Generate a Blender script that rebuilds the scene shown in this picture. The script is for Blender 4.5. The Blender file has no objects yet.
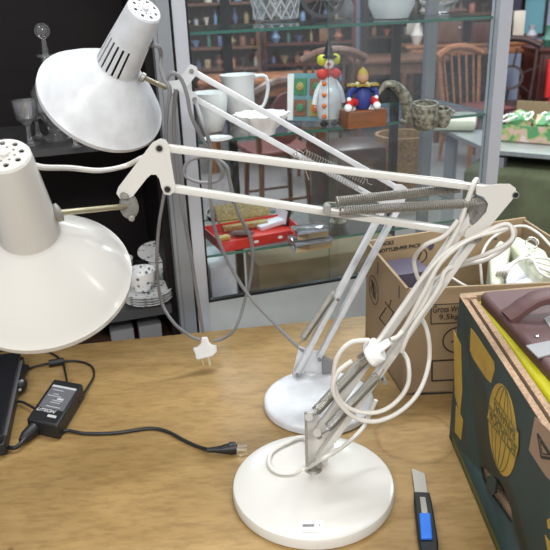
import bpy, bmesh, math, random
from mathutils import Vector, Matrix, Euler
V = Vector
random.seed(7)
PI = math.pi
scene = bpy.context.scene
COL = scene.collection

# ------------------------------------------------------------------ camera
FPX = 687.0; PITCH = math.radians(22.3); ROLL = math.radians(2.19); HC = 0.65
F_ = V((0, math.cos(PITCH), -math.sin(PITCH)))
R0 = V((1, 0, 0)); D0 = V((0, -math.sin(PITCH), -math.cos(PITCH)))
R_ = math.cos(ROLL) * R0 + math.sin(ROLL) * D0
D_ = -math.sin(ROLL) * R0 + math.cos(ROLL) * D0
CAM = V((0, 0, HC))
cd = bpy.data.cameras.new('camera'); cam = bpy.data.objects.new('camera', cd); COL.objects.link(cam)
U_ = -D_; B_ = -F_
cam.matrix_world = Matrix(((R_.x, U_.x, B_.x, CAM.x), (R_.y, U_.y, B_.y, CAM.y), (R_.z, U_.z, B_.z, CAM.z), (0, 0, 0, 1)))
cd.sensor_width = 36; cd.lens = 36 * FPX / 550; cd.clip_start = 0.02; cd.clip_end = 60
cd.dof.use_dof = True; cd.dof.focus_distance = 0.95; cd.dof.aperture_fstop = 13
scene.camera = cam

def ray(x, y): return F_ + R_ * ((x - 275) / FPX) + D_ * ((y - 275) / FPX)
def atz(x, y, z=0.0):
    r = ray(x, y); return CAM + r * ((z - HC) / r.z)
def aty(x, y, Y):
    r = ray(x, y); return CAM + r * (Y / r.y)
def atx(x, y, X):
    r = ray(x, y); return CAM + r * (X / r.x)
def atp(x, y, O, n):
    r = ray(x, y); return CAM + r * (n.dot(O - CAM) / n.dot(r))

# ------------------------------------------------------------------ materials
MATS = {}
def mat(name, col, rough=0.5, metal=0.0, noise=0.0, nscale=20, bump=0.0, bscale=200, trans=0.0, ior=1.45, coat=0.0, stretch=(1, 1, 1), col2=None, spec=0.5):
    m = bpy.data.materials.new(name); m.use_nodes = True
    nt = m.node_tree; b = nt.nodes['Principled BSDF']
    b.inputs['Base Color'].default_value = (*col, 1); b.inputs['Roughness'].default_value = rough
    b.inputs['Metallic'].default_value = metal; b.inputs['IOR'].default_value = ior
    b.inputs['Transmission Weight'].default_value = trans; b.inputs['Coat Weight'].default_value = coat
    b.inputs['Specular IOR Level'].default_value = spec
    if noise or bump or col2:
        tc = nt.nodes.new('ShaderNodeTexCoord'); mp = nt.nodes.new('ShaderNodeMapping')
        mp.inputs['Scale'].default_value = stretch
        nt.links.new(tc.outputs['Object'], mp.inputs['Vector'])
    if noise or col2:
        n = nt.nodes.new('ShaderNodeTexNoise'); n.inputs['Scale'].default_value = nscale; n.inputs['Detail'].default_value = 6
        nt.links.new(mp.outputs[0], n.inputs['Vector'])
        rp = nt.nodes.new('ShaderNodeValToRGB')
        rp.color_ramp.elements[0].position = 0.35; rp.color_ramp.elements[1].position = 0.65
        c2 = col2 or tuple(min(1, c * (1 + noise)) for c in col)
        c1 = col if col2 else tuple(c * (1 - noise) for c in col)
        rp.color_ramp.elements[0].color = (*c1, 1); rp.color_ramp.elements[1].color = (*c2, 1)
        nt.links.new(n.outputs['Fac'], rp.inputs['Fac']); nt.links.new(rp.outputs['Color'], b.inputs['Base Color'])
    if bump:
        n2 = nt.nodes.new('ShaderNodeTexNoise'); n2.inputs['Scale'].default_value = bscale
        nt.links.new(mp.outputs[0], n2.inputs['Vector'])
        bp = nt.nodes.new('ShaderNodeBump'); bp.inputs['Strength'].default_value = bump; bp.inputs['Distance'].default_value = 0.002
        nt.links.new(n2.outputs['Fac'], bp.inputs['Height']); nt.links.new(bp.outputs[0], b.inputs['Normal'])
    MATS[name] = m
    return m

def pane_mat(name, tint, rough=0.01, ior=1.45, haze=0.0):
    m = bpy.data.materials.new(name); m.use_nodes = True; nt = m.node_tree
    for n in list(nt.nodes): nt.nodes.remove(n)
    out = nt.nodes.new('ShaderNodeOutputMaterial'); mx = nt.nodes.new('ShaderNodeMixShader')
    tr = nt.nodes.new('ShaderNodeBsdfTransparent'); tr.inputs[0].default_value = (*tint, 1)
    gl = nt.nodes.new('ShaderNodeBsdfGlossy'); gl.inputs['Roughness'].default_value = rough
    fr = nt.nodes.new('ShaderNodeFresnel'); 
    ge = nt.nodes.new('ShaderNodeNewGeometry'); mr = nt.nodes.new('ShaderNodeMapRange')
    mr.inputs['To Min'].default_value = ior; mr.inputs['To Max'].default_value = 1 / ior
    nt.links.new(ge.outputs['Backfacing'], mr.inputs['Value']); nt.links.new(mr.outputs[0], fr.inputs['IOR'])
    nt.links.new(fr.outputs[0], mx.inputs[0]); nt.links.new(tr.outputs[0], mx.inputs[1]); nt.links.new(gl.outputs[0], mx.inputs[2])
    if haze:
        df = nt.nodes.new('ShaderNodeBsdfDiffuse'); df.inputs[0].default_value = (.75, .77, .8, 1); m2 = nt.nodes.new('ShaderNodeMixShader'); m2.inputs[0].default_value = haze
        nt.links.new(mx.outputs[0], m2.inputs[1]); nt.links.new(df.outputs[0], m2.inputs[2]); nt.links.new(m2.outputs[0], out.inputs[0])
    else: nt.links.new(mx.outputs[0], out.inputs[0])
    MATS[name] = m
    return m

cream = mat('cream enamel', (0.55, 0.535, 0.50), 0.17, spec=0.5)
white_en = mat('scuffed white enamel', (0.58, 0.595, 0.62), 0.35, noise=0.07, nscale=45)
inner_white = mat('shade lining', (0.78, 0.76, 0.72), 0.5)
steel = mat('dull steel', (0.36, 0.345, 0.31), 0.45, 0.8)
steel_d = mat('dark worn steel', (0.24, 0.23, 0.21), 0.5, 0.35)
zinc = mat('zinc knuckle', (0.20, 0.195, 0.18), 0.5, 0.3, noise=0.15, nscale=120)
brass = mat('tarnished brass rod', (0.50, 0.455, 0.31), 0.36, 0.8)
chrome = mat('chrome', (0.75, 0.75, 0.75), 0.12, 1.0)
cordw = mat('off white cord', (0.57, 0.55, 0.51), 0.45)
cordg = mat('grey cord', (0.20, 0.20, 0.21), 0.5)
plugw = mat('white plug plastic', (0.70, 0.70, 0.69), 0.4)
black = mat('black plastic', (0.012, 0.012, 0.013), 0.45)
blackg = mat('gloss black plastic', (0.012, 0.012, 0.014), 0.22)
dark_in = mat('socket and hole shade', (0.01, 0.01, 0.01), 0.8)
label_grey = mat('label grey', (0.10, 0.10, 0.11), 0.5)
label_lite = mat('label print', (0.42, 0.42, 0.43), 0.5)
paper = mat('paper sticker', (0.85, 0.85, 0.86), 0.6)
ink = mat('print ink', (0.03, 0.025, 0.02), 0.7)
inkgrey = mat('grey print', (0.25, 0.25, 0.25), 0.7)
alu = mat('anodised aluminium', (0.50, 0.52, 0.57), 0.5, 0.3)
alu2 = mat('grey aluminium profile', (0.27, 0.285, 0.31), 0.45, 0.4)
blackm = mat('black strip', (0.01, 0.01, 0.011), 0.5)
melamine = mat('pale grey panel', (0.50, 0.53, 0.53), 0.4, noise=0.03)
dwood = mat('dark cabinet wood', (0.0075, 0.0052, 0.0058), 0.6, spec=0.25, noise=0.15, nscale=6, stretch=(1, 1, 6))  # dark wood, blackened further for the unlit cabinet interior
dshelf = mat('dark shelf', (0.06, 0.06, 0.065), 0.3)
brownp = mat('brown plinth', (0.085, 0.045, 0.032), 0.5, noise=0.3, nscale=15)
glassp = pane_mat('cabinet glass', (0.965, 0.975, 0.975))
glass_hazy = pane_mat('hazy cabinet glass', (0.95, 0.965, 0.965), haze=0.02)  # haze of the right door mixed in as a pale diffuse layer
glasss = pane_mat('shelf glass', (0.92, 0.97, 0.955))
gedge = mat('green glass edge', (0.05, 0.20, 0.155), 0.15, trans=0.25)
crystal_e = mat('crystal facets', (0.93, 0.94, 0.96), 0.08, trans=0.25, coat=0.6)  # near-white colour puts the crystal's sparkle into the lattice
crystal = mat('cut crystal', (0.95, 0.96, 0.98), 0.03, trans=0.94, ior=1.5, coat=0.3)
china = mat('white china', (0.92, 0.925, 0.94), 0.2)
tan_k = mat('old brown board', (0.20, 0.145, 0.085), 0.8, noise=0.1, nscale=9)
tan = mat('carton board', (0.285, 0.205, 0.123), 0.8, noise=0.06, nscale=12)
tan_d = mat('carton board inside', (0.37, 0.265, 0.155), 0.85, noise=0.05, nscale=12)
corr = mat('raw corrugated edge', (0.33, 0.22, 0.14), 0.9, noise=0.25, nscale=300)
green_c = mat('dark green print', (0.021, 0.040, 0.038), 0.6, noise=0.1, nscale=30)
yell_c = mat('yellow print', (0.42, 0.265, 0.04), 0.65, noise=0.1, nscale=50)
grn_txt = mat('dark olive print', (0.10, 0.095, 0.025), 0.7)
pink_c = mat('bare board print', (0.30, 0.20, 0.135), 0.75)
maroon = mat('maroon case shell', (0.098, 0.046, 0.045), 0.55, bump=0.25, bscale=500)
yellow = mat('bright yellow plastic', (0.40, 0.37, 0.006), 0.4)
blue = mat('blue slider', (0.025, 0.17, 0.70), 0.4)
red = mat('red card', (0.62, 0.03, 0.025), 0.5)
wood_o = mat('orange wood', (0.25, 0.10, 0.045), 0.4, noise=0.3, nscale=8, stretch=(1, 1, 6))
wood_b = mat('brown wood', (0.12, 0.055, 0.035), 0.4, noise=0.3, nscale=8, stretch=(6, 1, 1))
wood_d = mat('dark brown wood', (0.035, 0.018, 0.016), 0.4, noise=0.3, nscale=8)
wood_r = mat('red brown wood', (0.075, 0.020, 0.016), 0.4, noise=0.2, nscale=8)
maroon_s = mat('maroon seat pad', (0.11, 0.025, 0.025), 0.6)
bluewall = mat('pale blue paint', (0.38, 0.43, 0.57), 0.8)
floor_m = mat('grey floor', (0.17, 0.165, 0.165), 0.5, noise=0.15, nscale=3)
steel_t = mat('brushed steel top', (0.42, 0.45, 0.45), 0.35, 0.6, noise=0.1, nscale=15, stretch=(1, 8, 1))
olive = mat('olive cloth', (0.075, 0.085, 0.045), 0.9, noise=0.25, nscale=8)
gold_c = mat('gold brocade', (0.36, 0.26, 0.11), 0.5, noise=0.3, nscale=150)
purple = mat('dusky purple cover', (0.075, 0.065, 0.10), 0.5)
cream_p = mat('pale green plastic', (0.62, 0.64, 0.50), 0.45)
pale = mat('pale satin', (0.72, 0.72, 0.82), 0.4)
grey_m = mat('mid grey', (0.25, 0.25, 0.26), 0.6)
c_blue = mat('toy blue', (0.03, 0.05, 0.24), 0.5)
c_yel = mat('toy yellow', (0.42, 0.33, 0.08), 0.5)
c_grn = mat('leaf green', (0.05, 0.24, 0.11), 0.6)
c_org = mat('orange dot', (0.75, 0.16, 0.02), 0.3)
c_skin = mat('toy skin', (0.50, 0.30, 0.20), 0.6)
c_teal = mat('teal print', (0.16, 0.36, 0.42), 0.5)
limegl = mat('lime glass', (0.60, 0.62, 0.02), 0.15)
milk = mat('milky glass', (0.74, 0.79, 0.84), 0.12, coat=0.5)
pewter = mat('encrusted pewter', (0.10, 0.10, 0.08), 0.45, 0.4, bump=1.0, bscale=220, col2=(0.42, 0.41, 0.33), nscale=110)
wicker = mat('wicker', (0.20, 0.12, 0.06), 0.8, noise=0.4, nscale=60)

def floral():
    m = mat('floral china', (0.80, 0.81, 0.82), 0.2); nt = m.node_tree; b = nt.nodes['Principled BSDF']
    tc = nt.nodes.new('ShaderNodeTexCoord'); v = nt.nodes.new('ShaderNodeTexVoronoi'); v.inputs['Scale'].default_value = 95
    n = nt.nodes.new('ShaderNodeTexNoise'); n.inputs['Scale'].default_value = 38
    rp = nt.nodes.new('ShaderNodeValToRGB'); rp.color_ramp.elements[0].position = 0.25; rp.color_ramp.elements[0].color = (0.10, 0.13, 0.12, 1)
    rp.color_ramp.elements[1].position = 0.44; rp.color_ramp.elements[1].color = (0.80, 0.81, 0.82, 1)
    r2 = nt.nodes.new('ShaderNodeValToRGB'); r2.color_ramp.elements[0].position = 0.44; r2.color_ramp.elements[1].position = 0.48
    mx = nt.nodes.new('ShaderNodeMix'); mx.data_type = 'RGBA'; mx.inputs[6].default_value = (0.80, 0.81, 0.82, 1)
    nt.links.new(tc.outputs['Object'], v.inputs['Vector']); nt.links.new(tc.outputs['Object'], n.inputs['Vector'])
    nt.links.new(v.outputs['Distance'], rp.inputs['Fac']); nt.links.new(n.outputs['Fac'], r2.inputs['Fac'])
    nt.links.new(r2.outputs[0], mx.inputs[0]); nt.links.new(rp.outputs[0], mx.inputs[7])
    nt.links.new(mx.outputs[2], b.inputs['Base Color']); return m
flor = floral()

def craft_paper():
    m = mat('flowered paper', (0.5, 0.5, 0.4), 0.6); nt = m.node_tree; b = nt.nodes['Principled BSDF']
    tc = nt.nodes.new('ShaderNodeTexCoord'); n = nt.nodes.new('ShaderNodeTexNoise'); n.inputs['Scale'].default_value = 17; n.inputs['Detail'].default_value = 3
    rp = nt.nodes.new('ShaderNodeValToRGB'); cr = rp.color_ramp; cr.interpolation = 'CONSTANT'
    cr.elements[0].position = 0; cr.elements[0].color = (0.10, 0.30, 0.13, 1); cr.elements[1].position = 0.46; cr.elements[1].color = (0.36, 0.42, 0.16, 1)
    for p, c in ((0.52, (0.60, 0.42, 0.34, 1)), (0.62, (0.70, 0.60, 0.52, 1)), (0.7, (0.65, 0.35, 0.30, 1))):
        e = cr.elements.new(p); e.color = c
    nt.links.new(tc.outputs['Object'], n.inputs['Vector']); nt.links.new(n.outputs['Fac'], rp.inputs['Fac']); nt.links.new(rp.outputs[0], b.inputs['Base Color'])
    return m
craft = craft_paper()

FZ_TABLE = -0.75
def plywood():
    m = mat('plywood', (0.45, 0.27, 0.10), 0.42); nt = m.node_tree; b = nt.nodes['Principled BSDF']; L = nt.links.new
    tc = nt.nodes.new('ShaderNodeTexCoord'); mp = nt.nodes.new('ShaderNodeMapping'); mp.inputs['Scale'].default_value = (1.0, 3.2, 1)
    mp.inputs['Rotation'].default_value = (0, 0, math.radians(-4))
    n1 = nt.nodes.new('ShaderNodeTexNoise'); n1.inputs['Scale'].default_value = 3.2; n1.inputs['Detail'].default_value = 8; n1.inputs['Distortion'].default_value = 2.0
    n2 = nt.nodes.new('ShaderNodeTexNoise'); n2.inputs['Scale'].default_value = 42; n2.inputs['Detail'].default_value = 6
    n3 = nt.nodes.new('ShaderNodeTexNoise'); n3.inputs['Scale'].default_value = 2.6; n3.inputs['Detail'].default_value = 3
    vo = nt.nodes.new('ShaderNodeTexVoronoi'); vo.inputs['Scale'].default_value = 6.5
    L(tc.outputs['Object'], mp.inputs['Vector']); L(mp.outputs[0], n1.inputs['Vector']); L(mp.outputs[0], n2.inputs['Vector']); L(tc.outputs['Object'], n3.inputs['Vector']); L(tc.outputs['Object'], vo.inputs['Vector'])
    r1 = nt.nodes.new('ShaderNodeValToRGB'); e = r1.color_ramp.elements
    e[0].position = 0.3; e[0].color = (0.275, 0.172, 0.062, 1); e[1].position = 0.68; e[1].color = (0.36, 0.235, 0.094, 1)
    L(n1.outputs['Fac'], r1.inputs['Fac'])
    r2 = nt.nodes.new('ShaderNodeValToRGB'); r2.color_ramp.elements[0].position = 0.3; r2.color_ramp.elements[0].color = (0.76, 0.73, 0.70, 1); r2.color_ramp.elements[1].position = 0.58
    L(n2.outputs['Fac'], r2.inputs['Fac'])
    m1 = nt.nodes.new('ShaderNodeMix'); m1.data_type = 'RGBA'; m1.blend_type = 'MULTIPLY'; m1.inputs[0].default_value = 1
    L(r1.outputs[0], m1.inputs[6]); L(r2.outputs[0], m1.inputs[7])
    r3 = nt.nodes.new('ShaderNodeValToRGB'); r3.color_ramp.elements[0].position = 0.36; r3.color_ramp.elements[0].color = (0.80, 0.80, 0.84, 1); r3.color_ramp.elements[1].position = 0.56
    L(n3.outputs['Fac'], r3.inputs['Fac'])
    m2 = nt.nodes.new('ShaderNodeMix'); m2.data_type = 'RGBA'; m2.blend_type = 'MULTIPLY'; m2.inputs[0].default_value = 1
    L(m1.outputs[2], m2.inputs[6]); L(r3.outputs[0], m2.inputs[7])
    r4 = nt.nodes.new('ShaderNodeValToRGB'); r4.color_ramp.elements[0].position = 0.012; r4.color_ramp.elements[0].color = (0.35, 0.28, 0.24, 1); r4.color_ramp.elements[1].position = 0.045
    L(vo.outputs['Distance'], r4.inputs['Fac'])
    m3 = nt.nodes.new('ShaderNodeMix'); m3.data_type = 'RGBA'; m3.blend_type = 'MULTIPLY'; m3.inputs[0].default_value = 0.8
    L(m2.outputs[2], m3.inputs[6]); L(r4.outputs[0], m3.inputs[7])
    # old ring stain near the green carton
    vs = nt.nodes.new('ShaderNodeVectorMath'); vs.operation = 'DISTANCE'; q = atz(416, 437); vs.inputs[1].default_value = (q.x - 0.1, q.y - 0.8, -FZ_TABLE)
    nz = nt.nodes.new('ShaderNodeTexNoise'); nz.inputs['Scale'].default_value = 18
    mad = nt.nodes.new('ShaderNodeMath'); mad.operation = 'MULTIPLY_ADD'; mad.inputs[1].default_value = 0.03
    L(tc.outputs['Object'], vs.inputs[0]); L(tc.outputs['Object'], nz.inputs['Vector']); L(nz.outputs['Fac'], mad.inputs[0]); L(vs.outputs['Value'], mad.inputs[2])
    r5 = nt.nodes.new('ShaderNodeValToRGB'); c = r5.color_ramp; c.elements[0].position = 0.073; c.elements[0].color = (1.06, 1.06, 1.08, 1); c.elements[1].position = 0.083; c.elements[1].color = (1, 1, 1, 1)
    e5 = c.elements.new(0.077); e5.color = (0.72, 0.70, 0.68, 1)
    m4 = nt.nodes.new('ShaderNodeMix'); m4.data_type = 'RGBA'; m4.blend_type = 'MULTIPLY'; m4.inputs[0].default_value = 1
    L(mad.outputs[0], r5.inputs['Fac']); L(m3.outputs[2], m4.inputs[6]); L(r5.outputs[0], m4.inputs[7])
    L(m4.outputs[2], b.inputs['Base Color']); return m
ply = plywood()

# ------------------------------------------------------------------ mesh builder
OFF = {}
def smooth_path(pts, n=8, closed=False):
    pts = [V(p) for p in pts]
    if len(pts) < 3: return pts
    out = []
    N = len(pts)
    for i in range(N if closed else N - 1):
        if closed: p0, p1, p2, p3 = pts[(i - 1) % N], pts[i], pts[(i + 1) % N], pts[(i + 2) % N]
        else: p0, p1, p2, p3 = pts[max(i - 1, 0)], pts[i], pts[i + 1], pts[min(i + 2, N - 1)]
        for k in range(n):
            t = k / n
            out.append(0.5 * ((2 * p1) + (p2 - p0) * t + (2 * p0 - 5 * p1 + 4 * p2 - p3) * t * t + (3 * p1 - p0 - 3 * p2 + p3) * t ** 3))
    if not closed: out.append(pts[-1])
    return out

def basis(ax):
    ax = V(ax).normalized(); h = V((0, 0, 1)) if abs(ax.z) < 0.9 else V((1, 0, 0))
    u = ax.cross(h).normalized(); return u, ax.cross(u), ax

class MB:
    def __init__(s): s.bm = bmesh.new(); s.mi = 0
    def face(s, vs, sm=False):
        try:
            f = s.bm.faces.new(vs); f.material_index = s.mi; f.smooth = sm
        except ValueError: pass
    def poly(s, pts):
        s.face([s.bm.verts.new(p) for p in pts]); return s
    def box(s, c, size, rot=None, bev=0.0):
        M = (Euler(rot).to_matrix() if rot and not isinstance(rot, Matrix) else rot) or Matrix.Identity(3)
        x, y, z = [d / 2 for d in size]; c = V(c)
        if bev <= 0:
            vs = [s.bm.verts.new(c + M @ V((sx * x, sy * y, sz * z))) for sx in (-1, 1) for sy in (-1, 1) for sz in (-1, 1)]
            for q in ((0, 1, 3, 2), (4, 6, 7, 5), (0, 4, 5, 1), (2, 3, 7, 6), (0, 2, 6, 4), (1, 5, 7, 3)): s.face([vs[i] for i in q])
        else:
            t = bmesh.new(); bmesh.ops.create_cube(t, size=1)
            for v in t.verts: v.co = V((v.co.x * size[0], v.co.y * size[1], v.co.z * size[2]))
            bmesh.ops.bevel(t, geom=t.edges[:], offset=bev, segments=2, affect='EDGES', profile=0.5)
            mp = {v: s.bm.verts.new(c + M @ v.co) for v in t.verts}
            for f in t.faces: s.face([mp[v] for v in f.verts])
            t.free()
        return s
    def bar(s, p0, p1, w, h, up=(0, 0, 1), bev=0.0):
        p0, p1 = V(p0), V(p1); d = (p1 - p0); L = d.length; d.normalize(); up = V(up)
        y = up.cross(d).normalized(); z = d.cross(y)
        s.box((p0 + p1) / 2, (L, w, h), Matrix((d, y, z)).transposed(), bev); return s
    def prism(s, pts, n, th):
        # polygon (3-D points in one plane) extruded by th along n, centred
        n = V(n).normalized() * th / 2
        a = [s.bm.verts.new(V(p) + n) for p in pts]; b = [s.bm.verts.new(V(p) - n) for p in pts]
        s.face(a); s.face(b[::-1]); N = len(pts)
        for i in range(N): s.face([a[i], b[i], b[(i + 1) % N], a[(i + 1) % N]])
        return s
    def lathe(s, prof, c=(0, 0, 0), ax=(0, 0, 1), n=32, cap0=True, cap1=True, closed=False, sm=True, sq=(1, 1)):
        u, v, a = basis(ax); c = V(c); rings = []
        for t, r in prof:
            r = max(r, 1e-5)
            rings.append([s.bm.verts.new(c + a * t + (u * math.cos(2 * PI * k / n) * sq[0] + v * math.sin(2 * PI * k / n) * sq[1]) * r) for k in range(n)])
        M = len(rings)
        for i in range(M if closed else M - 1):
            A, Bq = rings[i], rings[(i + 1) % M]
            for k in range(n): s.face([A[k], A[(k + 1) % n], Bq[(k + 1) % n], Bq[k]], sm)
        if not closed:
            if cap0: s.face(rings[0][::-1])
            if cap1: s.face(rings[-1])
        return s
    def cyl(s, p0, p1, r0, r1=None, n=16, sm=True):
        p0, p1 = V(p0), V(p1); d = p1 - p0
        return s.lathe([(0, r0), (d.length, r0 if r1 is None else r1)], p0, d, n, sm=sm)
    def ball(s, c, r, sx=(1, 1, 1), n=16, rot=None):
        M = Euler(rot).to_matrix() if rot else Matrix.Identity(3); c = V(c); rings = []
        m = max(6, n // 2)
        top = s.bm.verts.new(c + M @ V((0, 0, r * sx[2]))); bot = s.bm.verts.new(c + M @ V((0, 0, -r * sx[2])))
        for i in range(1, m):
            th = PI * i / m
            rings.append([s.bm.verts.new(c + M @ V((r * sx[0] * math.sin(th) * math.cos(2 * PI * k / n), r * sx[1] * math.sin(th) * math.sin(2 * PI * k / n), r * sx[2] * math.cos(th)))) for k in range(n)])
        for k in range(n):
            s.face([top, rings[0][k], rings[0][(k + 1) % n]], True); s.face([bot, rings[-1][(k + 1) % n], rings[-1][k]], True)
            for i in range(len(rings) - 1): s.face([rings[i][k], rings[i + 1][k], rings[i + 1][(k + 1) % n], rings[i][(k + 1) % n]], True)
        return s
    def tube(s, path, r, n=10, closed=False, rfun=None):
        path = [V(p) for p in path]; N = len(path); rings = []; prev = None
        for i in range(N):
            if closed: d = path[(i + 1) % N] - path[i - 1]
            else: d = path[min(i + 1, N - 1)] - path[max(i - 1, 0)]
            d.normalize()
            if prev is None: u = basis(d)[0]
            else:
                u = prev - d * prev.dot(d)
                u = u.normalized() if u.length > 1e-6 else basis(d)[0]
            prev = u; w = d.cross(u); rr = rfun(i / (N - 1)) if rfun else r
            rings.append([s.bm.verts.new(path[i] + (u * math.cos(2 * PI * k / n) + w * math.sin(2 * PI * k / n)) * rr) for k in range(n)])
        for i in range(N if closed else N - 1):
            A, Bq = rings[i], rings[(i + 1) % N]
            for k in range(n): s.face([A[k], A[(k + 1) % n], Bq[(k + 1) % n], Bq[k]], True)
        if not closed: s.face(rings[0][::-1]); s.face(rings[-1])
        return s
    def cord(s, pts, r, n=8, sub=8): return s.tube(smooth_path(pts, sub), r, n)
    def spring(s, p0, p1, R, wire, turns, hooks=True):
        p0, p1 = V(p0), V(p1); d = p1 - p0; L = d.length; u, v, a = basis(d); e = min(R * 2.2, L * .1) if hooks else 0
        path = [p0] if hooks else []
        for i in range(int(turns * 9) + 1):
            t = i / (turns * 9); ang = 2 * PI * turns * t
            path.append(p0 + a * (e + (L - 2 * e) * t) + (u * math.cos(ang) + v * math.sin(ang)) * R)
        if hooks: path.append(p1)
        return s.tube(path, wire, 5)
    def build(s, name, mats, parent=None, origin=None):
        bmesh.ops.recalc_face_normals(s.bm, faces=s.bm.faces[:])
        me = bpy.data.meshes.new(name)
        if parent is not None: o = V(OFF[parent.name])
        elif origin is not None: o = V(origin)
        else:
            xs = [v.co for v in s.bm.verts]
            o = V(((min(p.x for p in xs) + max(p.x for p in xs)) / 2, (min(p.y for p in xs) + max(p.y for p in xs)) / 2, min(p.z for p in xs)))
        for v in s.bm.verts: v.co -= o
        s.bm.to_mesh(me); s.bm.free()
        try: me.set_sharp_from_angle(angle=math.radians(42))
        except Exception: pass
        for m in (mats if isinstance(mats, (list, tuple)) else [mats]): me.materials.append(m)
        ob = bpy.data.objects.new(name, me); COL.objects.link(ob); OFF[ob.name] = o
        if parent is not None: ob.parent = parent
        else: ob.location = o
        return ob

def tag(o, label, cat, group=None, kind=None):
    o['label'] = label; o['category'] = cat
    if group: o['group'] = group
    if kind: o['kind'] = kind
    return o
def plab(o, label): o['label'] = label; return o
def struct(o): o['kind'] = 'structure'; return o
def root(name, loc, label, cat, group=None):
    e = bpy.data.objects.new(name, None); e.empty_display_size = 0.05; COL.objects.link(e); e.location = V(loc); OFF[e.name] = V(loc)
    return tag(e, label, cat, group)
def copy_tree(o, parent=None):
    c = o.copy(); COL.objects.link(c); OFF[c.name] = V(OFF[o.name])
    if parent is not None: c.parent = parent
    for ch in [x for x in COL.objects if x.parent == o]: copy_tree(ch, c)
    return c
def boolean_cut(ob, cutter):
    m = ob.modifiers.new('cut', 'BOOLEAN'); m.operation = 'DIFFERENCE'; m.object = cutter; m.solver = 'EXACT'
    bpy.context.view_layer.update()
    me = bpy.data.meshes.new_from_object(ob.evaluated_get(bpy.context.evaluated_depsgraph_get()))
    ob.modifiers.clear(); ob.data = me
    bpy.data.objects.remove(cutter, do_unlink=True)
def text_mesh(name, txt, size, M, material, parent, spread=1.0, bold=0.0):
    """lettering laid in the plane of matrix M (columns: right, up, normal, origin)"""
    c = bpy.data.curves.new(name, 'FONT'); c.body = txt; c.size = size; c.align_x = 'CENTER'; c.align_y = 'CENTER'; c.extrude = 0.0002; c.space_character = spread; c.offset = bold
    t = bpy.data.objects.new(name + '_tmp', c); COL.objects.link(t); bpy.context.view_layer.update()
    me = bpy.data.meshes.new_from_object(t.evaluated_get(bpy.context.evaluated_depsgraph_get())); bpy.data.objects.remove(t, do_unlink=True)
    me.transform(M); me.transform(Matrix.Translation(-V(OFF[parent.name])))
    me.materials.clear(); me.materials.append(material)
    o = bpy.data.objects.new(name, me); COL.objects.link(o); o.parent = parent; OFF[o.name] = V(OFF[parent.name]); return o
def frame(right, up, origin):
    r = V(right).normalized(); n = r.cross(V(up)).normalized(); u = n.cross(r)
    return Matrix(((r.x, u.x, n.x, origin[0]), (r.y, u.y, n.y, origin[1]), (r.z, u.z, n.z, origin[2]), (0, 0, 0, 1)))
def px_path(pts): return [aty(*p) for p in pts]

# ------------------------------------------------------------------ room
FZ = -0.75
b = MB(); b.box((1.5, 4.0, FZ - 0.03), (13, 12.4, 0.06)); struct(b.build('floor', floor_m))
b = MB(); b.box((1.5, 8.25, FZ + 1.4), (13, 0.1, 2.8)); struct(b.build('wall_back', bluewall))
b = MB(); b.box((7.95, 4, FZ + 1.4), (0.1, 12.4, 2.8)); struct(b.build('wall_right', bluewall))
b = MB(); b.box((-4.95, 4, FZ + 1.4), (0.1, 12.4, 2.8)); struct(b.build('wall_left', bluewall))

# ------------------------------------------------------------------ work table (plywood)
T = root('plywood_table', (0.1, 0.8, FZ), 'worn plywood table top carrying both desk lamps and the cartons', 'table')
TL, TR = V((-0.62, 1.222)), V((0.95, 1.437))
b = MB()
top = [V((TL.x, TL.y, -0.009)), V((TR.x, TR.y, -0.009)), V((0.95, 0.22, -0.009)), V((-0.62, 0.22, -0.009))]
b.prism(top, (0, 0, 1), 0.018); b.build('table_top', ply, T)
for x, y in ((-0.55, 0.3), (-0.55, 1.15), (0.88, 0.3), (0.88, 1.35)):
    MB().box((x, y, (FZ - 0.018) / 2), (0.05, 0.05, -FZ - 0.018)).build('leg', wood_b, T)

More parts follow.
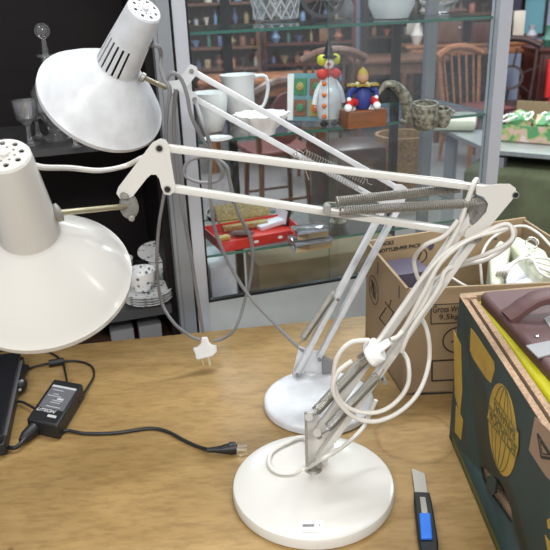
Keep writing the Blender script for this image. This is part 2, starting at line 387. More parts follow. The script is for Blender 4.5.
# ------------------------------------------------------------------ lamps
SHADE = [(0.0, 0.985), (0.0, 1.0), (0.075, 1.005), (0.08, 0.998), (0.16, 0.935), (0.30, 0.822), (0.45, 0.685), (0.60, 0.54), (0.72, 0.425), (0.79, 0.355), (0.815, 0.335), (0.835, 0.325), (1.2, 0.300), (1.6, 0.268), (1.84, 0.250), (1.90, 0.243), (1.925, 0.225), (1.935, 0.18), (1.935, 0.0)]
def shade(root_, c, ax, R, mt, slots, holes_phase):
    th = 0.016
    inner = [(max(t - (0.0 if t < 0.05 else th * 1.2), 0), max(r - th, 0.0)) for t, r in SHADE]
    prof = [(t * R, r * R) for t, r in SHADE] + [(t * R, r * R) for t, r in inner[::-1]]
    b = MB(); b.lathe(prof, c, ax, 72, closed=False, cap0=False, cap1=False)
    # close rim between inner and outer lip
    b.bm.verts.ensure_lookup_table(); N = 72; tot = len(b.bm.verts)
    for k in range(N): b.face([b.bm.verts[k], b.bm.verts[(k + 1) % N], b.bm.verts[tot - N + (k + 1) % N], b.bm.verts[tot - N + k]])
    bmesh.ops.remove_doubles(b.bm, verts=b.bm.verts[:], dist=1e-5)
    o = b.build('lamp_shade', mt, root_)
    u, v, a = basis(ax)
    k = MB()
    for i in range(8):
        an = 2 * PI * (i + holes_phase) / 8
        for rr, hr, of in ((0.160, 0.029, 0), (0.098, 0.015, 0.5)):
            aa = an + of * 2 * PI / 8
            p = V(c) + (u * math.cos(aa) + v * math.sin(aa)) * R * rr
            k.cyl(p + a * R * 1.87, p + a * R * 2.02, hr * R, n=12)
    if slots:
        phi0, n, step = slots
        for i in range(n):
            aa = phi0 + (i - (n - 1) / 2) * step
            dr = u * math.cos(aa) + v * math.sin(aa); tg = a.cross(dr)
            k.box(V(c) + a * R * 1.09 + dr * R * 0.31, (R * 0.12, R * 0.032, R * 0.50), Matrix((dr, tg, a)).transposed())
    kc = k.build('cutter', mt, None, origin=OFF[root_.name])
    boolean_cut(o, kc)
    for p in o.data.polygons: p.use_smooth = True
    try: o.data.set_sharp_from_angle(angle=math.radians(22))
    except Exception: pass
    s_ = MB(); s_.lathe([(R * 0.80, R * 0.05), (R * 0.80, R * 0.255), (R * 1.4, R * 0.235), (R * 1.84, R * 0.205), (R * 1.89, R * 0.06)], c, ax, 28)  # socket widened to fill the neck so the vent holes read dark
    s2_ = MB(); s2_.lathe([(R * 1.93, R * .055), (R * 1.965, R * .05), (R * 1.975, R * .03)], c, ax, 20); s2_.build('cap_boss', mt, o)
    plab(s_.build('lamp_socket', dark_in, o), 'dark lamp socket filling the neck to blacken the vent holes')
    s_ = MB(); s_.ball(V(c) + V(ax).normalized() * R * 0.52, R * 0.26, n=20)
    plab(s_.build('light_bulb', milk, o), 'unlit bulb under the shade')
    return o

def vplane(base, ang):
    a = math.radians(ang); u = V((math.cos(a), math.sin(a), 0)); n = V((-math.sin(a), math.cos(a), 0))
    return u, n
def lerp(a, b_, t): return a + (b_ - a) * t

# ---- near lamp -----------------------------------------------------------
NBZ = 0.017
nb = atz(313, 481, NBZ); nb.z = 0; NR = 0.1128
NU, NN = vplane(nb, 3)
NO = atz(312, 469, 0.019)
def pn(x, y, off=0.0): return atp(x, y, NO + NN * off, NN)
L1 = root('desk_lamp', nb, 'cream spring-arm desk lamp nearest the viewer with white cord wrapped on it', 'lamp')
b = MB(); b.lathe([(0, NR - .003), (0.002, NR), (0.0125, NR), (0.0155, NR - .0015), (0.0172, NR - .006), (0.0185, NR * .6), (0.019, 0.0)], nb, (0, 0, 1), 96, cap1=False)
base1 = b.build('lamp_base', cream, L1)
sp = atz(312.5, 526.5, 0.0186)
b = MB(); b.box(sp + V((0, 0, .0004)), (0.0285, 0.0185, 0.0006), (math.radians(1.5), 0, math.radians(-2))); st = b.build('price_sticker', paper, base1)
plab(st, 'small white price sticker on the front of the base')
text_mesh('printed_figures', '00000   1', 0.0062, frame((1, -.03, 0), (0.03, 1, 0.02), sp + V((-0.001, 0.0005, 0.0012))), ink, st, bold=0.0002)
# base bracket: bent plate with two upstanding cheeks
pA0, pA1 = pn(318, 459), pn(475, 236)       # right lower bar
pB0, pB1 = pn(318, 431), pn(475, 208)       # left lower bar
pT0, pT1 = pn(160, 147), pn(507, 191)       # top upper bar
pU0, pU1 = pn(168, 187.5), pn(475, 234)     # bottom upper bar
BRK = [(306, 413), (316, 412), (326, 428), (330, 446), (327, 466), (309, 467), (305, 455)]
for off in (0.0085, 0.0125):
    b = MB(); b.prism([pn(x, y, off) for x, y in BRK], NN, 0.002); b.build('bracket_cheek', cream, L1)
b = MB(); b.prism([pn(x, y, -.012) for x, y in ((304.5, 412), (307, 412), (308.5, 466), (305.5, 466))], NN, .003); plab(b.build('bracket_edge', steel, L1), 'bare steel bracket edge')
b = MB(); b.cyl(V((NO.x + .002, NO.y, 0.0178)), V((NO.x + .002, NO.y, 0.0225)), 0.013, 0.011, 24); plab(b.build('swivel_collar', steel, L1), 'grey steel swivel collar')
b = MB(); b.bar(pB0, pB1, 0.010, 0.012, NN, 0.001); b.build('lower_arm_bar', cream, L1)
b = MB(); b.bar(pA0, pA1, 0.010, 0.013, NN, 0.001); b.build('lower_arm_bar', cream, L1)
b = MB(); b.bar(pT0, pT1, 0.008, 0.0125, NN, 0.001); b.build('upper_arm_bar', cream, L1)
b = MB(); b.bar(pU0, pU1, 0.008, 0.0125, NN, 0.001); b.build('upper_arm_bar', cream, L1)
def rounded(pts, cen, rad):
    return pts
EL = [(476, 187), (500, 184), (510, 184), (515.5, 188), (516, 194.5), (512, 199.5), (489, 227), (483, 238), (476, 242), (468, 241), (464, 236), (466, 230), (477, 222), (486, 212), (488, 204), (484, 197), (476, 194)]
for off in (-0.009, 0.009):
    b = MB(); b.prism([pn(x, y, off) for x, y in EL], NN, 0.0018); b.build('elbow_plate', cream, L1)
HB = [(160, 138.5), (166, 140), (169.5, 146), (171, 160), (175, 184), (175, 191), (170, 195), (164.5, 194), (161.5, 188), (159.5, 179), (156, 174.5), (151, 174.5), (147, 178), (133, 196), (127, 199), (119.5, 198), (116.5, 193), (118.5, 187), (152, 143)]
for off in (-0.0075, 0.0075):
    b = MB(); b.prism([pn(x, y, off) for x, y in HB], NN, 0.0018); b.build('head_bracket', cream, L1)
def eyelet(p, n, w, r, par):
    b = MB(); b.lathe([(-w, r), (-w, r * 1.35), (w, r * 1.35), (w, r)], p, n, 18, closed=True); o = plab(b.build('pivot_eyelet', steel, par), 'steel eyelet')
    b = MB(); b.cyl(p - n * (w - .0004), p + n * (w - .0004), r, n=16); plab(b.build('pivot_hole_shade', dark_in, o), 'black disc painted as the shaded eyelet hole')  # black plug paints the shade of the eyelet hole
def bolt(p, n, w, r, name, par, m=steel_d):
    b = MB(); b.cyl(p - n * w, p + n * w, r * .75, n=14); b.cyl(p - n * (w + .0015), p - n * w, r, n=14); b.cyl(p + n * w, p + n * (w + .0015), r, n=14)
    return plab(b.build(name, m, par), 'steel pivot bolt')
for p, w, r in ((pT0, .0090, .0034), (pU0, .0090, .0034), (pn(512.5, 193), .0104, .0034)): eyelet(p, NN, w, r, L1)
for p, w, r in ((pA1, .011, .0046), (pA0, .013, .0045), (pB0, .013, .004), (pn(383, 378), .011, .0040), (pn(124.5, 193), .0105, .004)):
    bolt(p, NN, w, r, 'pivot_bolt', L1)
# springs, one each side of the bars
for off, q0, q1 in ((-0.015, (330, 211.5), (484, 202.5)), (0.013, (326, 202.5), (470, 187))):
    b = MB(); b.spring(pn(*q0, off), pn(*q1, off), 0.0053, 0.0011, 58); b.build('tension_spring', steel, L1)
b = MB(); b.cyl(pn(327, 211, -.021), pn(327, 206, .018), 0.0050, n=16); plab(b.build('spring_anchor', steel_d, L1), 'steel spring anchor pin')
b = MB(); b.prism([pn(x, y, 0) for x, y in ((466, 199), (476, 196), (486, 201), (487, 207), (474, 222), (468, 222))], NN, 0.012); plab(b.build('spring_anchor', zinc, L1), 'grey metal spring anchor in the elbow')
for off, q0, q1 in ((-0.017, (322, 434), (384, 369)), (0.014, (309, 418), (371, 351)), (-0.016, (311, 417), (372, 352))):
    b = MB(); b.spring(pn(*q0, off), pn(*q1, off), 0.0060, 0.0010, 36); b.build('tension_spring', steel, L1)
for q in ((309, 417), (317, 433)):
    b = MB(); b.cyl(pn(*q, -.022), pn(*q, .020), 0.0058, n=16); plab(b.build('spring_anchor', steel_d, L1), 'steel spring anchor pin')
# knuckle, rod, shade
kc = pn(129, 206)
b = MB(); b.lathe([(-.006, .0085), (-.005, .0105), (.005, .0105), (.006, .0085)], kc, NN - NU * 0.2, 24, sq=(1.05, 1.4))
hk = b.build('head_knuckle', zinc, L1); plab(hk, 'grey metal knuckle disc')
for q in ((125, 194), (131, 216)):
    b = MB(); b.lathe([(-.0125, .0025), (-.0115, .0036), (.0085, .0036)], pn(*q), NN - NU * .2, 14); plab(b.build('screw', steel, hk), 'steel screw')
sc_ = 0.785 / 0.9197
ncen = V((-0.268, 0.741, 0.3498)); nax = V((0.0857, -0.482, 0.872)).normalized(); nR = 0.1
re = aty(57, 213, (ncen + nax * nR).y + 0.005)
b = MB(); b.cyl(kc, re, 0.0032, n=14); plab(b.build('tilt_rod', brass, L1), 'brass coloured tilt rod')
b = MB(); b.lathe([(-.0025, .006), (.003, .0065), (.0045, .004)], re, (re - (ncen + nax * nR * .95)) * 1.0, 18, sq=(1.0, 1.6)); plab(b.build('rod_mount', steel, L1), 'oval steel rod mount on the shade neck')
shade(L1, ncen, nax, nR, cream, None, 0.2)
# white cord
WC = 0.0031
b = MB()
ny = (ncen + nax * nR * 1.5).y
b.cord([aty(33, 165, ny), aty(45, 167.5, ny + .01), aty(70, 168, .74), aty(100, 170.5, .78), aty(125, 166, .83), pn(142, 158, .013), pn(165, 149, .013), lerp(pT0, pT1, .15) + NN * .010, lerp(pT0, pT1, .4) + NN * .010, lerp(pT0, pT1, .65) + NN * .010, lerp(pT0, pT1, .85) + NN * .014, pn(474, 186, .016), pn(477, 180, 0), pn(474, 183, -.016), pn(466, 205, -.016), pn(456, 232, -.017), pn(438, 262, -.017), pn(425, 300, -.018), pn(405, 328, -.019), pn(398, 336, -.032), pn(391, 339.5, -.034)], WC)
cw = b.build('power_cord', cordw, L1)
b = MB()
b.cord([pn(390, 345, -.019), pn(405, 327, -.022), pn(422, 296, -.024), pn(441, 262, -.024), pn(468, 240, -.024), pn(497, 231, -.022), pn(511, 228, -.016), pn(514.5, 235, -.008), pn(505, 248, .012), pn(485, 260, .018), pn(466, 264, .018), pn(446, 270, -.014), pn(440, 285, -.02), pn(431, 300, -.022), pn(412, 328, -.024), pn(404, 345, -.024),
        pn(402, 352, -.022)], WC)
b.cord([pn(376, 345, -.026), pn(392, 322, -.026), pn(406, 302, -.024), pn(424, 276, -.024), pn(446, 252, -.022), pn(476, 236, -.022), pn(505, 224, -.02), pn(513, 233, -.024), pn(508, 243, -.026), pn(484, 255, -.02), pn(455, 266, .012), pn(425, 285, .018), pn(414, 262, .012), pn(424, 246, -.016), pn(444, 236, -.022), pn(458, 220, -.022)], WC * .9)
b.build('cord_hank', cordw, L1)
b = MB()
lp = [pn(369, 340, -.03), pn(350, 343, -.034), pn(337, 358, -.036), pn(334, 380, -.036), pn(340, 400, -.036), pn(356, 411, -.036), pn(378, 412, -.036), pn(396, 402, -.034), pn(408, 384, -.03), pn(408, 362, -.02), pn(401, 346, .012), pn(410, 330, .02), pn(420, 318, .02), pn(428, 335, .016), pn(429, 362, .01), pn(420, 390, -.02), pn(402, 410, -.034), pn(378, 421, -.038), pn(356, 418, -.038), pn(340, 404, -.04), pn(333, 388, -.04), pn(338, 372, -.036), pn(352, 361, -.03)]
b.cord(lp, WC)
b.build('cord_loop', cordw, L1)
b = MB()
zz = 0.0195 + WC
b.cord([pn(376, 400, .016), pn(364, 426, .014), pn(350, 441, -.012), aty(335, 452, .765), aty(322, 459, .755), atz(307, 468, zz), atz(292, 473, zz), atz(277, 472, zz), atz(269, 464, zz), atz(272, 452, zz), atz(286, 443, zz), atz(305, 438, zz), V((nb.x + .002, nb.y + .035, zz))], WC)
b.build('cord_tail', cordw, L1)
# plug: flat round three pin plug with tapering grip
pd = pn(400, 330, -.03) - pn(379, 347, -.03)
pc = pn(374, 352.5, -.034)
pdir = (pd.normalized() + V((0, -.12, 0))).normalized()
b = MB(); b.lathe([(-.0070, .0222), (-.0055, .0236), (.0005, .0236), (.0008, .0226), (.0016, .0226), (.0019, .0236), (.0070, .0236), (.0085, .0220), (.0088, .0085), (.022, .0078), (.0255, .006)], pc, pdir, 40, sq=(1, .62))
pl = b.build('mains_plug', plugw, cw); plab(pl, 'round white mains plug')
u, v, a = basis(pdir)
for k, (du, dv) in enumerate(((.006, 0), (-.006, .004), (-.006, -.004))):
    b = MB(); b.box(pc - a * .015 + u * du + v * dv, (.0016, .006, .017), Matrix((u, v, a)).transposed()); b.build('plug_pin', steel, cw)

# ---- rear lamp -----------------------------------------------------------
rb = atz(318.5, 397, 0.014); rb.z = 0; RR = 0.0930
RU, RN = vplane(rb, 6)
RO = atz(309, 375, 0.017)
def pr(x, y, off=0.0): return atp(x, y, RO + RN * off, RN)
L2 = root('desk_lamp', rb, 'scuffed white spring-arm desk lamp standing behind, grey cord hanging from its head', 'lamp')
b = MB(); b.lathe([(0, RR - .003), (0.002, RR), (0.0105, RR), (0.0135, RR - .002), (0.015, RR - .007), (0.0162, RR * .6), (0.0165, 0)], rb, (0, 0, 1), 96, cap1=False)
b.build('lamp_base', white_en, L2)
qA0, qA1 = pr(318.5, 357), pr(402, 200)
qB0, qB1 = pr(296.5, 372.5), pr(385.5, 204)
qT0, qT1 = pr(191.5, 70.5), pr(402, 190.5)
qU0, qU1 = pr(194.5, 98.5), pr(388, 205)
for off in (0.0075, 0.0115):
    b = MB(); b.prism([pr(x, y, off) for x, y in ((299, 346), (305, 348), (322, 352), (324, 374), (318, 375), (311, 371), (302, 372), (297, 378), (292, 375), (294, 367))], RN, .0018); b.build('bracket_cheek', white_en, L2)
b = MB(); b.lathe([(0.0155, .012), (0.018, .011), (0.0195, .008)], V((RO.x + .004, RO.y + .010, 0)), (0, 0, 1), 24); b.build('swivel_collar', white_en, L2)
b = MB(); b.prism([pr(x, y, .004) for x, y in ((322, 355), (333, 361), (333, 371), (322, 374))], RN, .010); plab(b.build('bracket_stop', cordg, L2), 'dark grey stop block on the bracket')
for p, q in ((qA0, qA1), (qB0, qB1)):
    b = MB(); b.bar(p, q, .009, .0125, RN, .001); b.build('lower_arm_bar', white_en, L2)
for p, q in ((qT0, qT1), (qU0, qU1)):
    b = MB(); b.bar(p, q, .008, .0125, RN, .001); b.build('upper_arm_bar', white_en, L2)
for off in (-0.0075, 0.0075):
    b = MB(); b.prism([pr(x, y, off) for x, y in ((394, 184), (402, 184.5), (407, 188), (407, 197), (401, 206), (392, 212), (384, 212), (381, 207), (384, 200), (393, 194))], RN, .0018); b.build('elbow_plate', white_en, L2)
    b = MB(); b.prism([pr(x, y, off) for x, y in ((190, 64), (197, 67), (198, 73), (190, 83), (186, 88), (196, 93), (200, 99), (196, 105), (190, 103), (182, 92), (176, 90), (172, 94), (166, 92), (165, 85), (170, 81), (178, 80))], RN, .0018); b.build('head_bracket', white_en, L2)
for p, w, r in ((qT0, .0095, .0034), (qU0, .0095, .0034), (pr(169, 87), .0095, .0034), (qA0, .010, .0034), (qB0, .010, .0034), (pr(337, 298), .007, .0028)):
    bolt(p, RN, w, r, 'pivot_bolt', L2)
for off, q0, q1 in ((-.009, (293, 153), (362, 191)), (.010, (297, 149), (372, 185))):
    b = MB(); b.spring(pr(*q0, off), pr(*q1, off), .0052, .0006, 24); b.build('tension_spring', steel, L2)
for q0, q1 in (((293, 153), (309, 180)), ((297, 150), (291, 163))):
    b = MB(); b.cord([pr(*q0, -.008), pr((q0[0] + q1[0]) / 2 + 2, (q0[1] + q1[1]) / 2 - 2, -.012), pr(*q1, -.014)], .0008); b.build('spring_hook', chrome, L2)
for off, q0, q1 in ((-.011, (299, 344), (336, 290)), (.011, (302, 340), (339, 286))):
    b = MB(); b.spring(pr(*q0, off), pr(*q1, off), .0056, .0011, 42); b.build('tension_spring', steel, L2)
# head
sr = 0.985 / 1.0393
rcen = V((-0.2447, 1.0256, 0.5126)); rax = V((0.5206, -0.4851, 0.7026)).normalized(); rR = 0.092
kr = pr(169, 89)
rend = aty(142, 77, (rcen + rax * rR * .9).y + .004)
b = MB(); b.cyl(kr, rend, .0034, n=14); plab(b.build('tilt_rod', brass, L2), 'brass coloured tilt rod')
b = MB(); b.bar(pr(167, 91, -.010), pr(177, 98, -.010), .003, .006, RN, .0008); plab(b.build('tilt_lever', cordg, L2), 'dark grey tilt lever')
u, v, a = basis(rax); dv = (rcen + rax * rR * 1.08) - CAM; dv.normalize(); tc_ = -dv - rax * (-dv).dot(rax)
phi = math.atan2(tc_.dot(v), tc_.dot(u))
SLOT_SHIFT = 0.50
shade(L2, rcen, rax, rR, white_en, (phi - SLOT_SHIFT, 6, 0.30), 0.0)
b = MB(); b.lathe([(-.002, .007), (.003, .007), (.005, .004)], rend, rend - (rcen + rax * rR * .9), 18); plab(b.build('rod_mount', steel, L2), 'steel rod mount on the shade neck')
# grey cord
GC = 0.0029
b = MB()
ry = (rcen + rax * rR * 1.3).y
b.cord([aty(152, 46, ry), aty(158, 46.5, ry - .01), aty(161, 54, .985), aty(161, 68, .985), aty(165, 80, .98), aty(170, 90, .978), aty(167, 110, .99), aty(166, 140, 1.02), aty(166, 180, 1.06), aty(159, 225, 1.09), aty(157, 265, 1.11), aty(161, 300, 1.13), aty(173, 322, 1.12), aty(190, 336, 1.128), aty(200, 340, 1.13)], GC)
b.cord([aty(165, 82, .985), aty(172, 73, .98), aty(181, 79, .985), aty(187, 95, .99), aty(192, 118, 1.0), aty(206, 145, 1.02), aty(222, 170, 1.04), aty(217, 181, 1.05), aty(198, 182, 1.05), aty(184, 174, 1.05), aty(190, 160, 1.05), aty(210, 157, 1.05), aty(226, 166, 1.05), aty(230, 182, 1.06), aty(238, 212, 1.08), aty(251, 240, 1.10), aty(252, 268, 1.11), aty(245, 300, 1.13), aty(236, 327, 1.12), aty(224, 338, 1.125), aty(214, 341, 1.13)], GC)
b.cord([pr(195, 100, -.012), aty(203, 124, .99), aty(211, 150, 1.01), aty(210, 185, 1.04), aty(214, 225, 1.06), aty(228, 262, 1.075), aty(250, 297, 1.085), aty(276, 325, 1.085), aty(297, 346, 1.075), pr(305, 352, .006)], GC)
b.cord([aty(176, 88, .985), aty(174, 130, 1.02), aty(180, 190, 1.07), aty(190, 250, 1.10), aty(198, 300, 1.12), aty(203, 332, 1.13)], GC * 1.1)
gc = b.build('power_cord', cordg, L2)
wp = aty(206, 349, 1.13)
b = MB()
pu, pvv = V((math.cos(.1), math.sin(.1), 0)), V((0, .35, .94)).normalized()
def wq(du, dvv): return wp + pu * du + pvv * dvv
b.prism([wq(*q) for q in ((-.024, .004), (-.020, -.008), (-.019, -.0165), (-.014, -.018), (.012, -.014), (.016, -.009), (.020, -.007), (.020, .005), (.012, .006), (.006, .012), (.003, .022), (-.007, .022), (-.009, .011), (-.016, .005))], pu.cross(pvv), .016)
wpl = b.build('mains_plug', plugw, gc); plab(wpl, 'white mains plug hanging off the grey cord')
md = wpl.modifiers.new('bevel', 'BEVEL'); md.width = .0016; md.segments = 2; md.limit_method = 'ANGLE'
for du, w in ((-.009, .0018), (.003, .004)):
    b = MB(); b.bar(wq(du, -.012), wq(du + .0035, -.031), w, .0016, pu.cross(pvv)); b.build('plug_pin', brass, gc)

# ------------------------------------------------------------------ laptop, adapter, cables at left
def quad_slab(b, pts, z0, z1):
    lo = [b.bm.verts.new(V((p[0], p[1], z0))) for p in pts]; hi = [b.bm.verts.new(V((p[0], p[1], z1))) for p in pts]
    b.face(lo[::-1]); b.face(hi)
    for i in range(len(pts)): b.face([lo[i], lo[(i + 1) % len(pts)], hi[(i + 1) % len(pts)], hi[i]])
LT = root('laptop', (-0.6, 1.03, 0), 'black laptop at the left edge of the table, only its side showing', 'laptop')
ln = atz(23, 353, .032).to_2d(); lf = atz(4, 440, .032).to_2d(); ld = (lf - ln).normalized(); lw = V((ld.y, -ld.x)) * -1
if lw.x > 0: lw = -lw
b = MB(); quad_slab(b, [ln, lf, lf + lw * .36, ln + lw * .36], 0.004, 0.026); o = b.build('laptop_body', black, LT)
md = o.modifiers.new('bevel', 'BEVEL'); md.width = .003; md.segments = 3
b = MB(); quad_slab(b, [ln + lw * .003 + ld * .004, lf + lw * .003, lf + lw * .357, ln + lw * .357 + ld * .004], 0.028, 0.039); o = b.build('laptop_lid', blackg, LT)
md = o.modifiers.new('bevel', 'BEVEL'); md.width = .003; md.segments = 3
b = MB(); quad_slab(b, [ln + ld * .02 - lw * .0006, lf - ld * .02 - lw * .0006, lf - ld * .02 + lw * .01, ln + ld * .02 + lw * .01], 0.0255, 0.0275); plab(b.build('edge_strip', label_grey, LT), 'grey strip along the laptop edge')
for t in (0.03, .15, .25):
    p = ln + ld * t + lw * .03; MB().box((p.x, p.y, .002), (.012, .012, .004)).build('rubber_foot', black, LT)
AD = root('power_adapter', atz(56, 408, 0), 'black laptop power adapter brick with grey rating label on the table', 'power adapter')
a0, a1, a2, a3 = atz(54, 378.5, .028), atz(83, 384, .028), atz(60, 429, .028), atz(26, 419, .028)
a1 = a0 + (a1 - a0); a2 = a1 + (a3 - a0)
b = MB(); quad_slab(b, [a0, a1, a2, a3], 0.0, 0.0285); o = b.build('adapter_body', black, AD)
md = o.modifiers.new('bevel', 'BEVEL'); md.width = .004; md.segments = 3
ex = (a1 - a0); ey = (a3 - a0)
def ap(s, t, z=.0290): p = a0 + ex * s + ey * t; return V((p.x, p.y, z))
b = MB(); quad_slab(b, [ap(.12, .20), ap(.92, .20), ap(.92, .70), ap(.12, .70)], .0284, .0289); lb = b.build('rating_label', label_grey, AD); plab(lb, 'grey rating label')
b = MB(); quad_slab(b, [ap(.12, .155), ap(.92, .155), ap(.92, .20), ap(.12, .20)], .0284, .0291)
random.seed(3)
for i in range(9):
    t = .26 + i * .048; s0 = .16 + random.random() * .25; s1 = s0 + .15 + random.random() * .35
    if i % 3 != 1: quad_slab(b, [ap(s0, t), ap(min(s1, .88), t), ap(min(s1, .88), t + .013), ap(s0, t + .013)], .0284, .0291)
quad_slab(b, [ap(.52, .44), ap(.72, .44), ap(.72, .48), ap(.52, .48)], .0284, .0292)
quad_slab(b, [ap(.55, .82), ap(.82, .82), ap(.82, .87), ap(.55, .87)], .0284, .0291)
plab(b.build('label_print', label_lite, lb), 'pale print lines')
text_mesh('maker_lettering', 'LITEON', .0105, frame(ex, -ey, ap(.42, .755, .0292)), label_lite, lb, bold=.0003)
KC = 0.0024
b = MB()
for p in ([ap(.5, .02, .014), atz(64, 372, .012), atz(63, 364, .004), atz(58, 362, .004)],):
    pass
b.cord([ap(.45, .0, .015), atz(65, 371, .012), atz(63, 363, .004), atz(56, 356, .003), atz(48, 352, .003), atz(38, 350, .003), atz(25, 352, .003)], .0021)
b.cord([ap(1.0, .25, .012), atz(89, 385, .006), atz(94, 375, .003), atz(91, 366, .003), atz(80, 361.5, .003), atz(66, 361, .004), atz(57, 363, .006), atz(45, 364, .004), atz(30, 368, .004), atz(22, 374, .008), atz(17, 384, .012)], .0021)
dc = b.build('output_cable', black, AD)
b = MB(); b.cyl(atz(49, 363.5, .007), atz(64, 361, .007), .007, n=16); plab(b.build('ferrite_bead', black, dc), 'black ferrite bead')
b = MB(); b.cyl(atz(26, 367, .009), atz(18, 380, .014), .006, .0085, 14); b.ball(atz(20, 385, .014), .013, (1, 1.2, 1)); plab(b.build('cable_bundle_tie', black, dc), 'black cable tie bundle')
for q in ((17, 382), (22, 379), (21, 388)):
    b.bm if False else None
b = MB()
for q in ((17, 383), (22, 381), (20, 390)): b.ball(atz(*q, .024), .0028)
b.build('tie_glint', grey_m, dc)  # grey beads imitate glints on the tie bundle
b = MB(); b.cord([ap(.05, .62, .010), atz(22, 402, .008), atz(12, 403, .006), atz(6, 404, .004)], .0022); b.build('input_cable', black, AD)
b = MB(); b.cord([ap(.22, 1.0, .012), atz(24, 440, .012), atz(14, 448, .008), atz(0, 444, .005), atz(-25, 436, .004)], .0034)
b.lathe([(0, .011), (.02, .010), (.032, .005)], ap(.22, 1.0, .013), atz(14, 448, .008) - ap(.22, 1.0, .013), 16)
b.build('inlet_connector', black, AD)
PLG = root('mains_cable', atz(150, 430, 0), 'black mains cable crossing the table to a flat two pin plug', 'cable')
b = MB(); b.cord([ap(.86, .98, .006), atz(66, 430.5, .004), atz(85, 433.5, .003), atz(115, 433, .003), atz(150, 428.5, .003), atz(168, 432, .003), atz(185, 441, .003), atz(200, 447.5, .004), atz(212, 450.5, .008)], .0030, 10)
b.build('cable', black, PLG)
p0, p1 = atz(207, 450, .009), atz(222, 449.5, .009); p2 = atz(236, 447.8, .009); p3 = atz(247, 447.5, .009)
b = MB(); b.tube([p0, lerp(p0, p1, .6), p1, lerp(p1, p2, .2), p2], .005, 12, rfun=lambda t: .0035 + t * .0055)
b.cyl(lerp(p1, p2, .55), p2, .0100, .0095, 12); b.build('plug', black, PLG)
d = (p3 - p2); up = V((0, 0, 1)); sd = up.cross(d).normalized()
for k in (-.0052, .0052): MB().bar(p2 + sd * k, p3 + sd * k, .0012, .006).build('plug_pin', chrome, PLG)

# ------------------------------------------------------------------ utility knife
KN = root('utility_knife', atz(425, 520, 0), 'black snap-off utility knife with blue slider lying on the table', 'knife')
k0, k1 = atz(421.5, 495, .007), atz(431, 565, .007)
kd = (k1 - k0).normalized(); ks = V((kd.y, -kd.x, 0)); ks = ks if ks.x > 0 else -ks
def kp(t, s, z): return V((k0.x, k0.y, 0)) + kd * t + ks * s + V((0, 0, z))
b = MB(); hw = .0105
b.prism([kp(t, s, .007) for t, s in ((0, -hw), (0, hw), (.02, hw * 1.12), (.09, hw * 1.15), (.115, hw * .9), (.115, -hw * .9), (.09, -hw * 1.15), (.02, -hw * 1.1))], (0, 0, 1), .012); o = b.build('handle', black, KN)
md = o.modifiers.new('bevel', 'BEVEL'); md.width = .002; md.segments = 2
b = MB(); b.prism([kp(t, s, .0132) for t, s in ((.012, -.0035), (.012, .0035), (.085, .0045), (.085, -.0045))], (0, 0, 1), .0012); b.build('blade_channel', steel, KN)
b = MB(); b.prism([atz(x, y, .0155) for x, y in ((419, 514), (430.5, 514), (432.5, 539), (421, 539))], (0, 0, 1), .005); o = plab(b.build('slider', blue, KN), 'bright blue slider'); md = o.modifiers.new('bevel', 'BEVEL'); md.width = .0015; md.segments = 2
b = MB(); b.prism([kp(t, s, .007) for t, s in ((.03, -.0085), (.03, .0085), (-.046, .0085), (-.056, -.0085))], (0, 0, 1), .0009); plab(b.build('blade', steel, KN), 'steel snap-off blade')

# ------------------------------------------------------------------ brown carton (behind)
CZ = 0.20
FL, BL, BR, FR = V((0.212, 1.015)), V((0.179, 1.245)), V((0.520, 1.352)), V((0.560, 1.02))
CT = root('brown_carton', (0.37, 1.15, 0), 'open brown cardboard carton with black shipping marks behind the green carton', 'carton')
def wall(b, p, q, z0, z1, th, inward):
    n = V((q.y - p.y, p.x - q.x)).normalized()
    if n.dot(inward - p) < 0: n = -n
    quad_slab(b, [p, q, q + n * th, p + n * th], z0, z1)
cen = (FL + BL + BR + FR) / 4
for nm, p, q in (('front_wall', FL, FR), ('left_wall', FL, BL), ('back_wall', BL, BR), ('right_wall', FR, BR)):
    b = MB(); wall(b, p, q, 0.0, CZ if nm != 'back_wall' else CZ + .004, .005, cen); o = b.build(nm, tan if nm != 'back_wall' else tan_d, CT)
b = MB(); quad_slab(b, [FL, FR, BR, BL], 0.0, 0.005); b.build('carton_bottom', tan, CT)
fr_ = (FR - FL).normalized(); FR3 = V((fr_.x, fr_.y, 0)); fn = V((fr_.y, -fr_.x, 0))
def cf(x, y, off=.0006): return atp(x, y, V((FL.x, FL.y, 0)) + fn * off, fn)
def outline(b, pts, n, w, th=.0006):
    N = len(pts)
    for i in range(N): b.bar(pts[i], pts[(i + 1) % N], th, w, V(n).cross(pts[(i + 1) % N] - pts[i]))
b = MB(); outline(b, [cf(431, 305), cf(470, 303), cf(470, 322), cf(431, 324)], fn, .0016)
outline(b, [cf(432, 361), cf(470, 359), cf(470, 379), cf(432, 381)], fn, .0028)
cc = cf(459, 340); outline(b, [cc + FR3 * .027 * math.cos(t * 2 * PI / 32) + V((0, 0, .024 * math.sin(t * 2 * PI / 32))) for t in range(32)], fn, .0022)
b.prism([cc + FR3 * x + V((0, 0, z)) for x, z in ((-.013, -.004), (-.004, .010), (.004, .010), (.004, -.004))], fn, .0007)
b.prism([cf(413, 393), cf(460, 392), cf(460, 394), cf(413, 395)], fn, .0008)
cm = b.build('shipping_marks', ink, CT)
tl = cf(433, 309)
def fit_text(name, txt, w, h, M, material, parent, bold):
    o = text_mesh(name, txt, 1.0, Matrix.Translation(V(OFF[parent.name])), material, parent, bold=bold)
    xs = [v.co.x for v in o.data.vertices]; ys = [v.co.y for v in o.data.vertices]
    S = Matrix.Diagonal((w / (max(xs) - min(xs)), h / (max(ys) - min(ys)), .001, 1)) @ Matrix.Translation((-(max(xs) + min(xs)) / 2, -(max(ys) + min(ys)) / 2, 0))
    o.data.transform(Matrix.Translation(-V(OFF[parent.name])) @ M @ S); return o
pk = (cf(458, 309) - cf(432, 309)).length / 26
